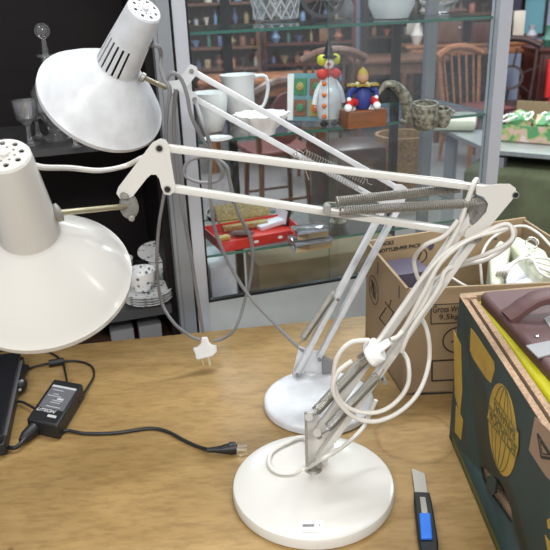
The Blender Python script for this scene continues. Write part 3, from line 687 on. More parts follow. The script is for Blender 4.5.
fit_text('weight_lettering', 'Gross Wt', pk * 27, pk * 7.5, frame(FR3, (0, 0, 1), cf(446.5, 309, .0008)), ink, CT, .012)
fit_text('weight_lettering', '9.5kg', pk * 20, pk * 7.5, frame(FR3, (0, 0, 1), cf(449, 317.5, .0008)), ink, CT, .012)
# left face marks
lr = (FL - BL).normalized(); LR3 = V((lr.x, lr.y, 0)); lnn = V((lr.y, -lr.x, 0))
if lnn.x > 0: lnn = -lnn
def cl(x, y, off=.0006): return atp(x, y, V((FL.x, FL.y, 0)) + lnn * off, lnn)
b = MB(); oc = cl(373.5, 290)
OVAL = True
outline(b, [oc + LR3 * .030 * math.cos(t * 2 * PI / 28) + V((0, 0, .027 * math.sin(t * 2 * PI / 28))) for t in range(28)], lnn, .0016)
b.prism([oc + LR3 * x + V((0, 0, z)) for x, z in ((-.018, .016), (-.004, .016), (.016, -.014), (.004, -.014))], lnn, .0006)
outline(b, [oc + LR3 * x + V((0, 0, z)) for x, z in ((-.02, -.004), (.0, .014), (.018, .006), (.004, -.014))], lnn, .0013)
b.build('oval_mark', ink, CT); b = MB()
for q0, q1 in (((378, 262), (377.5, 274)), ((399, 286), (399, 298)), ((385, 302), (393, 312)), ((379, 318), (386, 308)), ((379, 318), (386, 326)), ((386, 326), (394, 312)), ((391, 300), (389, 308))):
    b.bar(cl(*q0), cl(*q1), .0006, .0022, lnn.cross(cl(*q1) - cl(*q0)))
b.build('arrow_marks', ink, CT)
br_ = (BR - BL).normalized(); BR3 = V((br_.x, br_.y, 0)); bn = V((br_.y, -br_.x, 0))
def cb(x, y, off=.0058): return atp(x, y, V((BL.x, BL.y, 0)) + bn * off, bn)
text_mesh('pack_lettering', 'PACKS', .0105, frame(BR3, (0, 0, 1), cb(386.5, 243.6)), ink, CT, bold=.0003)
text_mesh('pack_lettering', '6 BOTTLES-PER PACK', .0105, frame(BR3, (0, 0, 1), cb(398, 248.6)), ink, CT, bold=.0003)
b = MB(); oc = cb(420.5, 256); outline(b, [oc + BR3 * .014 * math.cos(t * 2 * PI / 24) + V((0, 0, .014 * math.sin(t * 2 * PI / 24))) for t in range(24)], bn, .0022)
b.bar(oc + BR3 * -.006 + V((0, 0, -.01)), oc + BR3 * .003 + V((0, 0, .01)), .0006, .0025, bn.cross(V((0, 0, 1)))); b.build('recycling_mark', ink, CT)
text_mesh('pack_lettering', 'SAL', .010, frame(BR3, (0, 0, 1), cb(494, 238.5)), ink, CT, bold=.0003)
b = MB(); oc = cb(431, 245, .0062); b.prism([oc + BR3 * .007 * math.cos(t * 2 * PI / 20) + V((0, 0, .011 * math.sin(t * 2 * PI / 20))) for t in range(20)], bn, .0006); plab(b.build('painted_thumb_cut', purple, CT), 'flat dark oval patch drawn as a cut-out')  # cut-out painted as a flat dark oval, board left whole
# things in the carton
p = atz(402, 265, .165)
b = MB(); b.box((p.x, p.y - .005, .085), (.085, .075, .16), (0, 0, .25), .003); tag(b.build('purple_book', purple), 'dusky purple book cover sticking up at the left inside the brown carton', 'book')
b = MB(); b.box((.335, 1.15, .055), (.12, .14, .10), (0, 0, .1), .004); b.build('dark_box', black); tag(COL.objects['dark_box'], 'black box lying low in the middle of the brown carton', 'box')
p = atz(442, 304, .165)
b = MB(); b.ball((p.x, p.y, .130), .012, (1, 1, 1)); b.cyl((p.x, p.y, .106), (p.x, p.y, .13), .008); tag(b.build('red_bottle_cap', c_org), 'small orange-red cap peeping over the front of the brown carton', 'cap')
b = MB(); b.cord([atz(418, 292, .165), atz(432, 284, .175), atz(446, 276, .185), atz(462, 284, .180), atz(478, 292, .165)], .0022); tag(b.build('loose_cord', cordw), 'thin white cord lying loose across the brown carton', 'cord')
# pale double phone/adaptor block wrapped in cord
PB = root('plastic_housing', (atz(515, 262, .15).x, atz(515, 262, .15).y, .005), 'pale green plastic housing wound with white flex inside the brown carton', 'housing')
pz = .185
def pz_(x, y, z=pz): return atz(x, y, z)
b = MB()
pts = [pz_(489, 252), pz_(500, 238), pz_(511, 246), pz_(506, 268), pz_(500, 284), pz_(491, 282)]
quad_slab(b, pts, .01, pz); o = b.build('left_shell', cream_p, PB); md = o.modifiers.new('bevel', 'BEVEL'); md.width = .008; md.segments = 3
pts = [pz_(508, 240), pz_(518, 237), pz_(546, 252), pz_(556, 272), pz_(540, 278), pz_(523, 260)]
b = MB(); quad_slab(b, pts, .01, pz + .004); o = b.build('right_shell', cream_p, PB); md = o.modifiers.new('bevel', 'BEVEL'); md.width = .008; md.segments = 3
b = MB(); quad_slab(b, [pz_(506, 262, .165), pz_(524, 258, .165), pz_(545, 280, .165), pz_(505, 288, .165)], .01, .165); o = b.build('middle_shell', pale, PB); md = o.modifiers.new('bevel', 'BEVEL'); md.width = .006; md.segments = 2
b = MB()
for k in range(4):
    q = k * 3.2
    b.cord([pz_(494 + q, 286 + k * .5, .12), pz_(497 + q, 274, .19), pz_(505 + q, 267 - q * .4, .196), pz_(520 + q, 260 - q * .6, .197), pz_(540, 258 + q * 1.5, .197), pz_(560, 262 + q * 2, .19)], .0024)
b.cord([pz_(482, 284, .16), pz_(481, 272, .18), pz_(481, 258, .20), pz_(490, 240, .205), pz_(508, 229, .21), pz_(524, 226, .215), pz_(538, 233, .21), pz_(550, 245, .20), pz_(558, 255, .19)], .0026)
b.build('flex_winding', cordw, PB)
b = MB(); cpt = pz_(532, 243, .202); b.lathe([(-.004, .009), (-.004, .012), (.004, .012), (.004, .009)], cpt, (0, .5, -.6), 20, closed=True); plab(b.build('clear_ring', crystal, PB), 'clear plastic ring')

# ------------------------------------------------------------------ green banana carton (front right)
GX, GY0, GY1, GZ = 0.262, 0.36, 0.892, 0.240
GR = 0.66
GB = root('banana_carton', (0.45, 0.63, 0), 'dark green and yellow printed fruit carton in the right foreground with a hand slot', 'carton')
def gl_(x, y, off=0.0): return atx(x, y, GX - off)
b = MB(); quad_slab(b, [V((GX, GY0)), V((GX, GY1)), V((GX + .005, GY1)), V((GX + .005, GY0))], 0.0, GZ); gw = b.build('side_wall', [green_c], GB)
hc0, hc1 = gl_(483, 470), gl_(512, 523)
cm_ = (hc0 + hc1) / 2
sl = [gl_(*q) for q in ((478.5, 467), (484, 467), (490, 474), (498, 479), (504, 489), (511, 509), (512.5, 519), (510, 524), (501, 511), (488, 492), (480.5, 478))]
def slot_cut(o):
    k = MB(); k.prism(sl, (1, 0, 0), .06); boolean_cut(o, k.build('cutter', green_c, None, origin=OFF[GB.name]))
slot_cut(gw)
b = MB(); quad_slab(b, [V((GX, GY0)), V((GX, GY1)), V((GX + .0075, GY1)), V((GX + .0075, GY0))], GZ, GZ + .0012); b.build('rim_edge', corr, GB)
b = MB(); quad_slab(b, [V((GX + .0125, GY0 + .02)), V((GX + .0125, GY1 - .012)), V((GX + .0205, GY1 - .012)), V((GX + .0205, GY0 + .02))], 0.004, GZ + .001); slot_cut(b.build('liner_board', corr, GB))
b = MB(); quad_slab(b, [V((GX, GY1)), V((GX + .003, GY1 + .008)), V((GR, GY1 + .06)), V((GR, GY1 + .05)), V((GX + .01, GY1 - .002))], 0.0, GZ + .001); b.build('end_wall', [tan], GB)
b = MB(); quad_slab(b, [V((GX + .002, GY1 - .012)), V((GX + .012, GY1 + .004)), V((GX + .022, GY1 + .002)), V((GX + .022, GY1 - .010))], .12, GZ + .003); b.build('corner_flap', corr, GB)
b = MB(); quad_slab(b, [V((GR, GY0)), V((GR, GY1 + .05)), V((GR + .007, GY1 + .05)), V((GR + .007, GY0))], 0.0, GZ); b.build('side_wall', [green_c], GB)
b = MB(); quad_slab(b, [V((GX, GY0)), V((GR, GY0)), V((GR, GY0 + .007)), V((GX, GY0 + .007))], 0.0, GZ); b.build('end_wall', [green_c], GB)
b = MB(); quad_slab(b, [V((GX, GY0)), V((GR, GY0)), V((GR, GY1 + .05)), V((GX, GY1))], 0.0, 0.006); b.build('carton_bottom', tan, GB)
b = MB(); b.prism([gl_(x, y, -.002) for x, y in ((488, 476), (493, 474), (497, 480), (496, 493), (490, 497), (487, 490))], (1, .4, 0), .003); plab(b.build('slot_tab', green_c, GB), 'bent green tab in the hand slot')
# prints on the side wall: right = -y, up = +z
GRr = V((0, -1, 0)); GN = V((-1, 0, 0))
oc = (gl_(487, 429, .0006) + gl_(518.5, 432, .0006)) / 2
tp, bt = gl_(504, 385.5, .0006), gl_(500, 473, .0006)
oh = abs(tp.z - bt.z) / 2; oc = V((GX - .0006, oc.y, (tp.z + bt.z) / 2)); ow = abs(gl_(487, 429).y - gl_(518.5, 432).y) / 2
def gq(s, t, off=.0006): return V((GX - off, oc.y - s * ow, oc.z + t * oh))
b = MB(); b.prism([gq(math.cos(k * 2 * PI / 48), math.sin(k * 2 * PI / 48)) for k in range(48)], GN, .0006); lg = b.build('globe_print', yell_c, GB); plab(lg, 'yellow oval globe emblem')
b = MB()
for sx in (-.66, -.33, 0.05, .36, .66):
    pts = [gq(sx * math.cos(t * PI / 2), math.sin(t * PI / 2), .0012) for t in [i / 10 - 1 for i in range(21)]]
    for i in range(20): b.bar(pts[i], pts[i + 1], .0004, .0011, GN.cross(pts[i + 1] - pts[i]))
b.build('globe_meridians', grn_txt, lg)
# slanted lettering band across the globe
c0_, c1_ = gl_(489.5, 405.5, .0016), gl_(517.8, 448.5, .0016); l0_, l1_ = gl_(487.2, 417.5, .0016), gl_(515.6, 457.5, .0016); u0_, u1_ = gl_(494, 398, .0016), gl_(518.0, 432.5, .0016)
b = MB(); b.prism([u0_ + GN * -.0002, u1_ + GN * -.0002, c1_ + GN * -.0002, l1_ + GN * -.0002, l0_ + GN * -.0002, c0_ + GN * -.0002], GN, .0006); b.build('emblem_band', yell_c, lg)
bd = (c1_ - c0_).normalized(); bu = GN.cross(bd); bu = bu if bu.z > 0 else -bu
b = MB()
for e0, e1, h in ((c0_, c1_, .0018), (l0_, l1_, .0018), (u0_, u1_, .0014)): b.bar(e0 + GN * .0003, e1 + GN * .0003, .0004, h, GN.cross((e1 - e0).normalized()))
b.build('band_rule', grn_txt, lg)
hl = abs(((l0_ + l1_) / 2 - (c0_ + c1_) / 2).dot(bu)); hu = abs(((u0_ + u1_) / 2 - (c0_ + c1_) / 2).dot(bu))
ml = (c0_ + c1_ + l0_ + l1_) / 4; mu = (c0_ + c1_ + u0_ + u1_) / 4
fit_text('emblem_lettering', 'ECUADOR', (l1_ - l0_).length * .93, hl * .80, frame(-bd, -bu, ml + GN * .0004), grn_txt, lg, .030)
fit_text('emblem_lettering', 'BANANAS', (u1_ - u0_).length * .90, hu * .72, frame(-bd, -bu, mu + GN * .0004), grn_txt, lg, .030)
b = MB(); b.prism([gl_(x, y, .0006) for x, y in ((471, 328), (478, 337), (494, 362), (494.5, 370), (491, 383), (486, 378), (473, 358), (470, 350))], GN, .0006); plab(b.build('leaf_print', yell_c, GB), 'yellow printed patch near the rim')
b = MB()
for pts in (((453.5, 330), (461, 345), (462, 392), (460, 415), (455, 395)), ((456, 405), (463, 420), (461, 440), (455, 432)),):
    b.prism([gl_(x, y, .0006) for x, y in pts], GN, .0006)
plab(b.build('corner_print', yell_c, GB), 'yellow stripes at the back corner')
b = MB()
z0 = .004
b.prism([V((GX - .0006, GY1 - .02, z0)), V((GX - .0006, GY1 - .02, z0 + .010)), V((GX - .0006, GY0, z0 + .010)), V((GX - .0006, GY0, z0))], GN, .0006)
plab(b.build('border_print', grn_txt, GB), 'olive printed border along the bottom')
b = MB(); pq = [gl_(x, y, .0006) for x, y in ((535, 417), (560, 440), (575, 480), (560, 490), (545, 475), (529, 450))]; b.prism(pq, GN, .0006); rp_ = b.build('recycling_panel', pink_c, GB); plab(rp_, 'bare board panel with recycling mark')
b = MB()
ct = gl_(544, 452, .0012)
t0, t1, t2 = gl_(537.5, 434, .0012), gl_(541, 457, .0012), gl_(553, 459, .0012)
outline(b, [t0, t1, t2], GN, .0030, .0004); outline(b, [lerp(t0, (t0 + t1 + t2) / 3, .45), lerp(t1, (t0 + t1 + t2) / 3, .45), lerp(t2, (t0 + t1 + t2) / 3, .45)], GN, .0014, .0004)
b.build('recycling_triangle', ink, rp_)
b = MB(); b.prism([gl_(x, y, .0006) for x, y in ((545, 535), (552, 545), (556, 560), (548, 552))], GN, .0006); b.prism([gl_(x, y, .0006) for x, y in ((547, 520), (553, 516), (553, 530), (548, 528))], GN, .0006); plab(b.build('leaf_print', yell_c, GB), 'yellow printed leaf in the lower corner')

# maroon carrying case inside the green carton
CS = root('carrying_case', (.47, .64, .008), 'maroon carrying case with yellow rim and arched handle inside the green carton', 'case')
mx0 = .2868; cy0, cy1 = .395, .882
b = MB(); quad_slab(b, [V((GX + .036, cy0 - .01)), V((GX + .0212, cy1 + .005)), V((.63, cy1 + .042)), V((.63, cy0 - .01))], .206, .236); o = plab(b.build('case_rim', yellow, CS), 'bright yellow rim'); quad_b = MB(); quad_slab(quad_b, [V((GX + .030, cy0 - .01)), V((GX + .030, cy1 - .004)), V((.63, cy1 + .030)), V((.63, cy0 - .01))], .008, .2055); quad_b.build('case_body', maroon, CS); md = o.modifiers.new('bevel', 'BEVEL'); md.width = .006; md.segments = 2
b = MB()
def rr(x0, y0, x1, y1, r, sk):
    out = []
    for cx, cy, a0 in ((x1 - r, y1 - r, 0), (x0 + r, y1 - r, 90), (x0 + r, y0 + r, 180), (x1 - r, y0 + r, 270)):
        for k in range(7):
            an = math.radians(a0 + k * 15); out.append(V((cx + r * math.cos(an), cy + r * math.sin(an) + (cx - x0) * sk * (1 if a0 < 180 else 0))))
    return out
quad_slab(b, [V((p.x + max(0, (cy1 - p.y)) * .075 * (1 if p.x < .45 else 0), p.y)) for p in rr(mx0, cy0, .625, cy1, .012, .09)], .225, .252); o = b.build('case_lid', maroon, CS); md = o.modifiers.new('bevel', 'BEVEL'); md.width = .006; md.segments = 3; md.limit_method = 'ANGLE'
h0, h1 = atz(516, 317, .252), atz(630, 306, .252)
hz = .026
hd = (h1 - h0); hs = V((hd.y, -hd.x, 0)).normalized()
path = [h0 + V((-.012, 0, 0)), h0 + V((0, .0, .008)), h0 + hd * .07 + V((0, 0, hz * .62)), h0 + hd * .2 + V((0, 0, hz * .95)), h0 + hd * .5 + V((0, 0, hz)), h0 + hd * .8 + V((0, 0, hz * .95)), h0 + hd * .93 + V((0, 0, hz * .62)), h1 + V((0, 0, .008)), h1 + V((.012, 0, 0))]
b = MB(); sp_ = smooth_path(path, 6)
pr_ = None
for i in range(len(sp_) - 1): pass
for i, q in enumerate(sp_):
    dd = (sp_[min(i + 1, len(sp_) - 1)] - sp_[max(i - 1, 0)]).normalized(); nn = dd.cross(hs).normalized()
    ring = [b.bm.verts.new(q + hs * a_ * .0145 + nn * c_ * .006) for a_, c_ in ((-1, -.6), (-.8, -1), (.8, -1), (1, -.6), (1, .6), (.8, 1), (-.8, 1), (-1, .6))]
    if pr_:
        for k in range(8): b.face([pr_[k], pr_[(k + 1) % 8], ring[(k + 1) % 8], ring[k]], True)
    else: b.face(ring[::-1])
    pr_ = ring
b.face(pr_); b.build('handle', maroon, CS)
b = MB(); b.prism([atz(x, y, .2528) for x, y in ((526, 346), (556, 340), (562, 352), (538, 358))], (0, 0, 1), .002); plab(b.build('clasp_plate', grey_m, CS), 'dull metal clasp plate')
b = MB(); b.prism([atz(x, y, .2528) for x, y in ((544, 319), (556, 312), (560, 322), (550, 328))], (0, 0, 1), .002); plab(b.build('clasp_plate', grey_m, CS), 'dull metal clasp plate')
b = MB(); b.ball(atz(537, 336, .253), .003, (1, 1, .5)); plab(b.build('screw', chrome, CS), 'bright screw head')

# ------------------------------------------------------------------ glass display cabinet
CO = V((-0.13, 1.385, 0)); CA = math.radians(17.5); CU = V((math.cos(CA), math.sin(CA), 0)); CN = V((-math.sin(CA), math.cos(CA), 0))
def cw_(s, d, z): return CO + CU * s + CN * d + V((0, 0, z))
def cfp(x, y, d=0.0):
    P = atp(x, y, CO + CN * d, CN); q = P - CO; return q.dot(CU), q.z
CM = Matrix((CU, CN, V((0, 0, 1)))).transposed()
DC = root('display_cabinet', cw_(.33, .15, FZ), 'aluminium framed glass display cabinet with three glass shelves behind the table', 'cabinet')
CD = 0.31; CTOP = 1.05
def cbox(name, s0, s1, d0, d1, z0, z1, m, parent=None, bev=0):
    b = MB(); b.box(cw_((s0 + s1) / 2, (d0 + d1) / 2, (z0 + z1) / 2), (s1 - s0, d1 - d0, z1 - z0), CM, bev); return b.build(name, m, parent or DC)
sL = cfp(211, 330)[0]; sR0, sR1 = cfp(493.5, 90)[0], cfp(505.5, 90)[0]
GASK = cfp(211, 299)[1] - .004
cbox('post', sL - .026, sL, 0, .03, FZ, CTOP, alu); cbox('post', sR0, sR1, 0, .03, FZ, CTOP, alu)
cbox('post', sR0 - .006, sR0 + .022, CD - .02, CD, FZ, CTOP, alu2); cbox('post', sL - .03, sL, CD - .02, CD, FZ, CTOP, alu2)
cbox('post_bead', sL - .0288, sL - .0262, -.0015, .03, FZ, CTOP, blackm)
cbox('base_panel', sL, sR0, 0.002, .022, FZ + .05, GASK - .006, melamine)
cbox('gasket', sL, sR0, .004, .016, GASK - .006, GASK, blackm)
cbox('gasket', sL, sL + .005, .004, .014, GASK, CTOP, blackm)
cbox('cabinet_floor', sL, sR1, .022, CD, -.13, -.115, melamine)
for d0_, d1_ in ((0, .03), (CD - .03, CD)): cbox('top_rail', sL - .03, sR1, d0_, d1_, CTOP, CTOP + .03, alu)
cbox('top_glass', sL - .02, sR1 - .01, .03, CD - .03, CTOP + .01, CTOP + .016, glassp)  # unseen top, glazed to let light into the cabinet
s_split = cfp(334.5, 120)[0]
cbox('glass_door', sL + .003, s_split + .012, .008, .012, GASK, CTOP, glassp); gd = cbox('glass_door', s_split - .006, sR0, .016, .020, GASK, CTOP, [glass_hazy, gedge])
for p in gd.data.polygons:
    if abs((CM.transposed() @ V(p.normal)).x) > .5: p.material_index = 1
cbox('side_glass', sR1 - .008, sR1 - .004, .03, CD - .02, FZ + .05, CTOP, glassp)
cbox('back_glass', sL, sR0, CD - .012, CD - .008, -.1, CTOP, glassp)
zs = [cfp(259, 29)[1], cfp(340, 129.5)[1], cfp(270, 250.3)[1]]
SD0, SD1 = .024, .28
for z in zs:
    o = cbox('glass_shelf', sL + .008, sR0 + .018, SD0, SD1, z - .006, z, [glasss, gedge])
    for p in o.data.polygons:
        n = CM.transposed() @ V(p.normal)
        if abs(n.z) < .5: p.material_index = 1
for px in (222, 392):
    s = cfp(px, 30 if px == 222 else 60, CD - .02)[0]
    o = cbox('shelf_standard', s, s + .019, CD - .03, CD - .014, -.115, CTOP, blackm)
    for z in zs: cbox('shelf_bracket', s + .003, s + .012, CD - .07, CD - .03, z - .024, z - .0065, blackm)

# cabinet contents -----------------------------------------------------------
Z1, Z2, Z3 = zs
def px2m(P): return (P - CAM).dot(F_) / FPX
def stand(x, y, z): return atz(x, y, z)

def chalice(b, P, prof, n=20, sm=True): b.lathe(prof, P, (0, 0, 1), n, sm=sm)
# crystal basket on top shelf
P = stand(276, 21, Z1); k = px2m(P)
VS = root('crystal_vase', P, 'cut crystal vase on the top glass shelf, left', 'vase')
b = MB(); W = 22 * k
b.lathe([(.0005, W * .85), (.004, W), (W * .9, W * 1.05), (W * 1.9, W * 1.45), (W * 1.9, W * 1.35), (W * .9, W * .96), (.012, W * .9)], P, (0, 0, 1), 14, sm=False, cap1=True)
b.build('vase_bowl', crystal, VS); b = MB()
for i in range(14):
    for sgn in (-1, 1):
        a0 = 2 * PI * i / 14; a1 = a0 + sgn * 2 * PI * 2.2 / 14
        b.cord([P + V((math.cos(a0) * W * 1.02, math.sin(a0) * W * 1.02, .006)), P + V((math.cos((a0 + a1) / 2) * W * 1.10, math.sin((a0 + a1) / 2) * W * 1.10, W * .95)), P + V((math.cos(a1) * W * 1.44, math.sin(a1) * W * 1.44, W * 1.85))], .0022, 4, 3)
plab(b.build('cut_lattice', crystal_e, VS), 'bright cut diamond lattice')
P = stand(323, 20, Z1); k = px2m(P); b = MB(); b.lathe([(0, .001)], P) if False else None
W = 23 * k
DP = root('dark_plate', P, 'dark openwork metal plate standing upright on the top glass shelf', 'plate')
b = MB(); c = P + V((0, .01, W + .001)); b.lathe([(-.002, W * .82), (-.002, W), (.003, W), (.003, W * .82)], c, (0.1, -1, .25), 32, closed=True); b.build('plate_rim', black, DP)
b = MB(); b.lathe([(-.003, W * .28), (.003, W * .28)], c, (0.1, -1, .25), 24)
u, v, a = basis((0.1, -1, .25))
for i in range(14):
    an = 2 * PI * i / 14; dr = u * math.cos(an) + v * math.sin(an); b.bar(c + dr * W * .25, c + dr * W * .86, .003, .003, a)
b.build('plate_spokes', blackg, DP)
b = MB(); b.box(P + V((0, .012, .003)), (.05, .03, .006)); b.build('plate_stand', black, DP)
P = stand(391, 19, Z1); W = 23 * px2m(P); b = MB()
b.lathe([(.0005, W * .5), (.002, W * .75), (W * .55, W), (W * 1.3, W * 1.02), (W * 1.3, W * .97), (W * .5, W * .92), (.006, W * .6)], P, (0, 0, 1), 32); tag(b.build('frosted_bowl', milk), 'pale frosted glass bowl on the top glass shelf, centre right', 'bowl')
P = stand(438, 13, Z1); W = 22 * px2m(P); b = MB()
b.lathe([(.0005, W * .5), (.003, W * .5), (W * .5, W * .9), (W * .9, W * 1.15), (W * .9, W * 1.05), (W * .45, W * .8), (.01, W * .4)], P, (0, 0, 1), 12, sm=False); tag(b.build('crystal_dish', crystal), 'faceted crystal dish at the right end of the top glass shelf', 'dish')
P = stand(345, 18, Z1); W = 9 * px2m(P); b = MB(); b.lathe([(.0005, W * .8), (W, W), (W * 2, W * .6), (W * 2.6, W * .7), (W * 2.6, W * .6)], P, (0, 0, 1), 20); tag(b.build('dark_vase', grey_m), 'small dark vase between the openwork plate and the frosted bowl', 'vase')
# white jug
P = stand(240, 122, Z2); k = px2m(P); hh = 46 * k; W = 16.5 * k
JG = root('milk_jug', P, 'white pressed glass jug with curved handle on the middle glass shelf', 'jug')
b = MB(); b.lathe([(.0005, W * .6), (.003, W * .68), (hh * .15, W * .62), (hh * .4, W * .95), (hh * .7, W * .92), (hh * .95, W * 1.02), (hh, W * 1.08), (hh, W * 1.0), (hh * .7, W * .84), (hh * .2, W * .5)], P, (0, 0, 1), 28); b.build('jug_body', china, JG)
b = MB(); b.cord([P + CU * W * .95 + V((0, 0, hh * .93)), P + CU * W * 1.7 + V((0, 0, hh * .92)), P + CU * W * 1.85 + V((0, 0, hh * .65)), P + CU * W * 1.5 + V((0, 0, hh * .3)), P + CU * W * .8 + V((0, 0, hh * .28))], .0042, 10); b.build('jug_handle', china, JG)
P = stand(212, 131, Z2); W = 18 * px2m(P); b = MB(); b.lathe([(.0005, W * .55), (.003, W * .6), (W * .7, W * .85), (W * 2.1, W * 1.0), (W * 2.1, W * .92), (W * .6, W * .72)], P, (0, 0, 1), 28); tag(b.build('white_beaker', china), 'white footed bowl left of the white jug, on the middle glass shelf', 'bowl')
P = stand(262, 134, Z2); W = 27 * px2m(P); b = MB()
pf = [(.0005, .45), (.004, .5), (.2, .55), (.45, .8), (.75, 1.0), (.72, .9), (.3, .55)]
u, v, a = basis((0, 0, 1)); n = 48; rings = []
for t, r in pf:
    rings.append([b.bm.verts.new(P + V((math.cos(2 * PI * q / n), math.sin(2 * PI * q / n), 0)) * r * W * (1 + (.07 * math.sin(q * 2 * PI / n * 12) if r > .7 else 0)) + V((0, 0, max(t * W, .0005)))) for q in range(n)])
for i in range(len(rings) - 1):
    for q in range(n): b.face([rings[i][q], rings[i][(q + 1) % n], rings[i + 1][(q + 1) % n], rings[i + 1][q]], True)
b.face(rings[0][::-1]); b.face(rings[-1]); tag(b.build('scalloped_dish', china), 'white scalloped dish in front of the white jug', 'dish')
P = stand(218, 141, Z2); W = 15 * px2m(P); b = MB(); b.lathe([(.0005, W * .5), (.002, W * .6), (.006, W), (.007, W * .97), (.004, W * .55)], P, (0, 0, 1), 28); tag(b.build('small_saucer', china), 'small white saucer at the front left of the middle glass shelf', 'saucer')
# tile plaque
P0 = stand(290, 121, Z2); P1 = stand(326, 122, Z2); dr = (P1 - P0); wd = dr.length; dr.normalize(); ht = 46 * px2m(P0); up = (V((0, 0, 1)) + V((-dr.y, dr.x, 0)) * .18).normalized(); nn = dr.cross(up)
TP = root('painted_plaque', (P0 + P1) / 2, 'blue edged plaque of four flower tiles leaning on the middle glass shelf', 'plaque')
def tq(s, t, o=0): return P0 + dr * s * wd + up * t * ht + nn * o
b = MB(); b.prism([tq(0, .01), tq(1, .01), tq(1.03, 1), tq(-.03, 1)], nn, .008); b.build('plaque_board', c_teal, TP)
b = MB(); b.prism([tq(-.05, .02, .003), tq(.1, .02, .003), tq(.1, .98, .003), tq(-.08, .98, .003)], nn, .008); plab(b.build('plaque_edge', china, TP), 'white painted left border')
for i, (s, t) in enumerate(((.3, .28), (.72, .28), (.28, .72), (.72, .72))):
    tm = (c_grn, c_org, c_yel, c_grn)[i]
    b = MB(); b.prism([tq(s - .17, t - .17, .006), tq(s + .17, t - .17, .006), tq(s + .17, t + .17, .006), tq(s - .17, t + .17, .006)], nn, .005); tl_ = b.build('tile', [wood_o, c_yel, c_grn, wood_o][i], TP)
    b = MB(); b.lathe([(0, .25 * wd * .45), (.004, .2 * wd * .45)], tq(s, t, .0085), nn, 8); b.lathe([(.004, .1 * wd * .45), (.006, .05 * wd * .45)], tq(s, t, .0085), nn, 8); b.build('flower', tm, tl_)
# glass clown
P = stand(329, 126, Z2); k = px2m(P); H = 82 * k
CL = root('glass_clown', P, 'tall blown glass clown with orange buttons on the middle glass shelf', 'figurine')
b = MB(); b.lathe([(.010, H * .07), (H * .1, H * .13), (H * .25, H * .155), (H * .42, H * .13), (H * .56, H * .075), (H * .62, H * .05)], P, (0, 0, 1), 28); b.build('glass_body', milk, CL)
for s in (-1, 1):
    b = MB(); b.ball(P + CU * s * .012 + V((0, -.006, .0067)), .0065, (1.4, 1.6, .95)); plab(b.build('shoe', blackg, CL), 'black glass shoe')
tcam = V((-P.x, -P.y, 0)).normalized()
for i in range(4):
    t = .14 + i * .125; rr_ = (.14, .155, .142, .105)[i]
    b = MB(); b.ball(P + tcam * H * rr_ + V((-.010, 0, H * t)), .0052); plab(b.build('button', c_org, CL), 'orange glass button')
b = MB(); b.lathe([(H * .585, H * .03), (H * .60, H * .10), (H * .64, H * .105), (H * .66, H * .05)], P, (0, 0, 1), 10, sm=False)
for s in (-1, 1): b.ball(P + CU * s * .015 + tcam * .01 + V((0, 0, H * .62)), .010, (1.2, .7, 1.1))
plab(b.build('red_bow', red, CL), 'red glass bow collar')
b = MB(); b.ball(P + V((0, 0, H * .73)), H * .065, (1, 1, 1.15)); plab(b.build('glass_head', china, CL), 'white glass head')
b = MB(); b.ball(P + tcam * H * .06 + V((0, 0, H * .73)), H * .022); plab(b.build('nose', red, CL), 'red nose')
for s in (-1, 1):
    b = MB(); b.ball(P + CU * s * H * .085 + V((0, 0, H * .775)), H * .06, (1, .8, 1.1)); plab(b.build('hair_tuft', limegl, CL), 'lime yellow glass hair tuft')
b = MB(); b.lathe([(H * .80, H * .10), (H * .82, H * .10), (H * .83, H * .06), (H * .93, H * .035), (H * 1.02, .001)], P, (0, 0, 1), 16); plab(b.build('hat', blackg, CL), 'black pointed hat')
for s in (-1, 1):
    b = MB(); b.cord([P + CU * s * H * .06 + V((0, 0, H * .55)), P + CU * s * H * .15 + V((0, 0, H * .42)), P + CU * s * H * .19 + tcam * .004 + V((0, 0, H * .27))], .0055, 10); b.build('arm', milk, CL)
# wooden box with seated toy clown
P = stand(362, 126, Z2); k = px2m(P)
b = MB(); b.box(P + V((0, 0, 8.5 * k + .0005)), (42 * k, 26 * k, 17 * k), CM, .003); tag(b.build('wooden_box', wood_o), 'small orange-brown wooden box under the seated toy clown', 'box')
Q = P + V((0, -.005, 17 * k + .001)); H = 40 * k; tcam = V((-Q.x, -Q.y, 0)).normalized()
TC = root('toy_clown', Q, 'small cloth clown doll in blue and red sitting on the wooden box', 'doll')
b = MB(); b.lathe([(.001, H * .16), (H * .2, H * .22), (H * .4, H * .2), (H * .55, H * .1)], Q, (0, 0, 1), 18); b.build('doll_body', c_blue, TC)
b = MB()
for s in (-1, 1): b.cord([Q + CU * s * H * .12 + V((0, 0, H * .16)), Q + CU * s * H * .3 + tcam * H * .15 + V((0, 0, H * .2)), Q + CU * s * H * .36 + tcam * H * .32 + V((0, 0, H * .10))], H * .09, 10)
plab(b.build('trousers', red, TC), 'red trousers')
for s in (-1, 1):
    b = MB(); b.ball(Q + CU * s * H * .38 + tcam * H * .36 + V((0, 0, H * .1)), H * .1, (1, 1.1, .95)); plab(b.build('shoe', china, TC), 'white shoe')
for s in (-1, 1):
    b = MB(); b.cord([Q + CU * s * H * .15 + V((0, 0, H * .5)), Q + CU * s * H * .34 + tcam * H * .05 + V((0, 0, H * .42)), Q + CU * s * H * .36 + tcam * H * .16 + V((0, 0, H * .3))], H * .065, 10); b.build('sleeve', c_blue, TC)
for s in (-1, 1):
    b = MB(); b.ball(Q + CU * s * H * .36 + tcam * H * .18 + V((0, 0, H * .27)), H * .06); plab(b.build('glove', china, TC), 'white glove')
b = MB(); b.prism([Q + V((0, 0, H * .58)) + (CU * math.cos(i * PI / 8) + CN * math.sin(i * PI / 8)) * H * (.42 if i % 2 == 0 else .22) for i in range(16)], (0, -.3, 1), .004); plab(b.build('star_collar', c_yel, TC), 'yellow star collar')
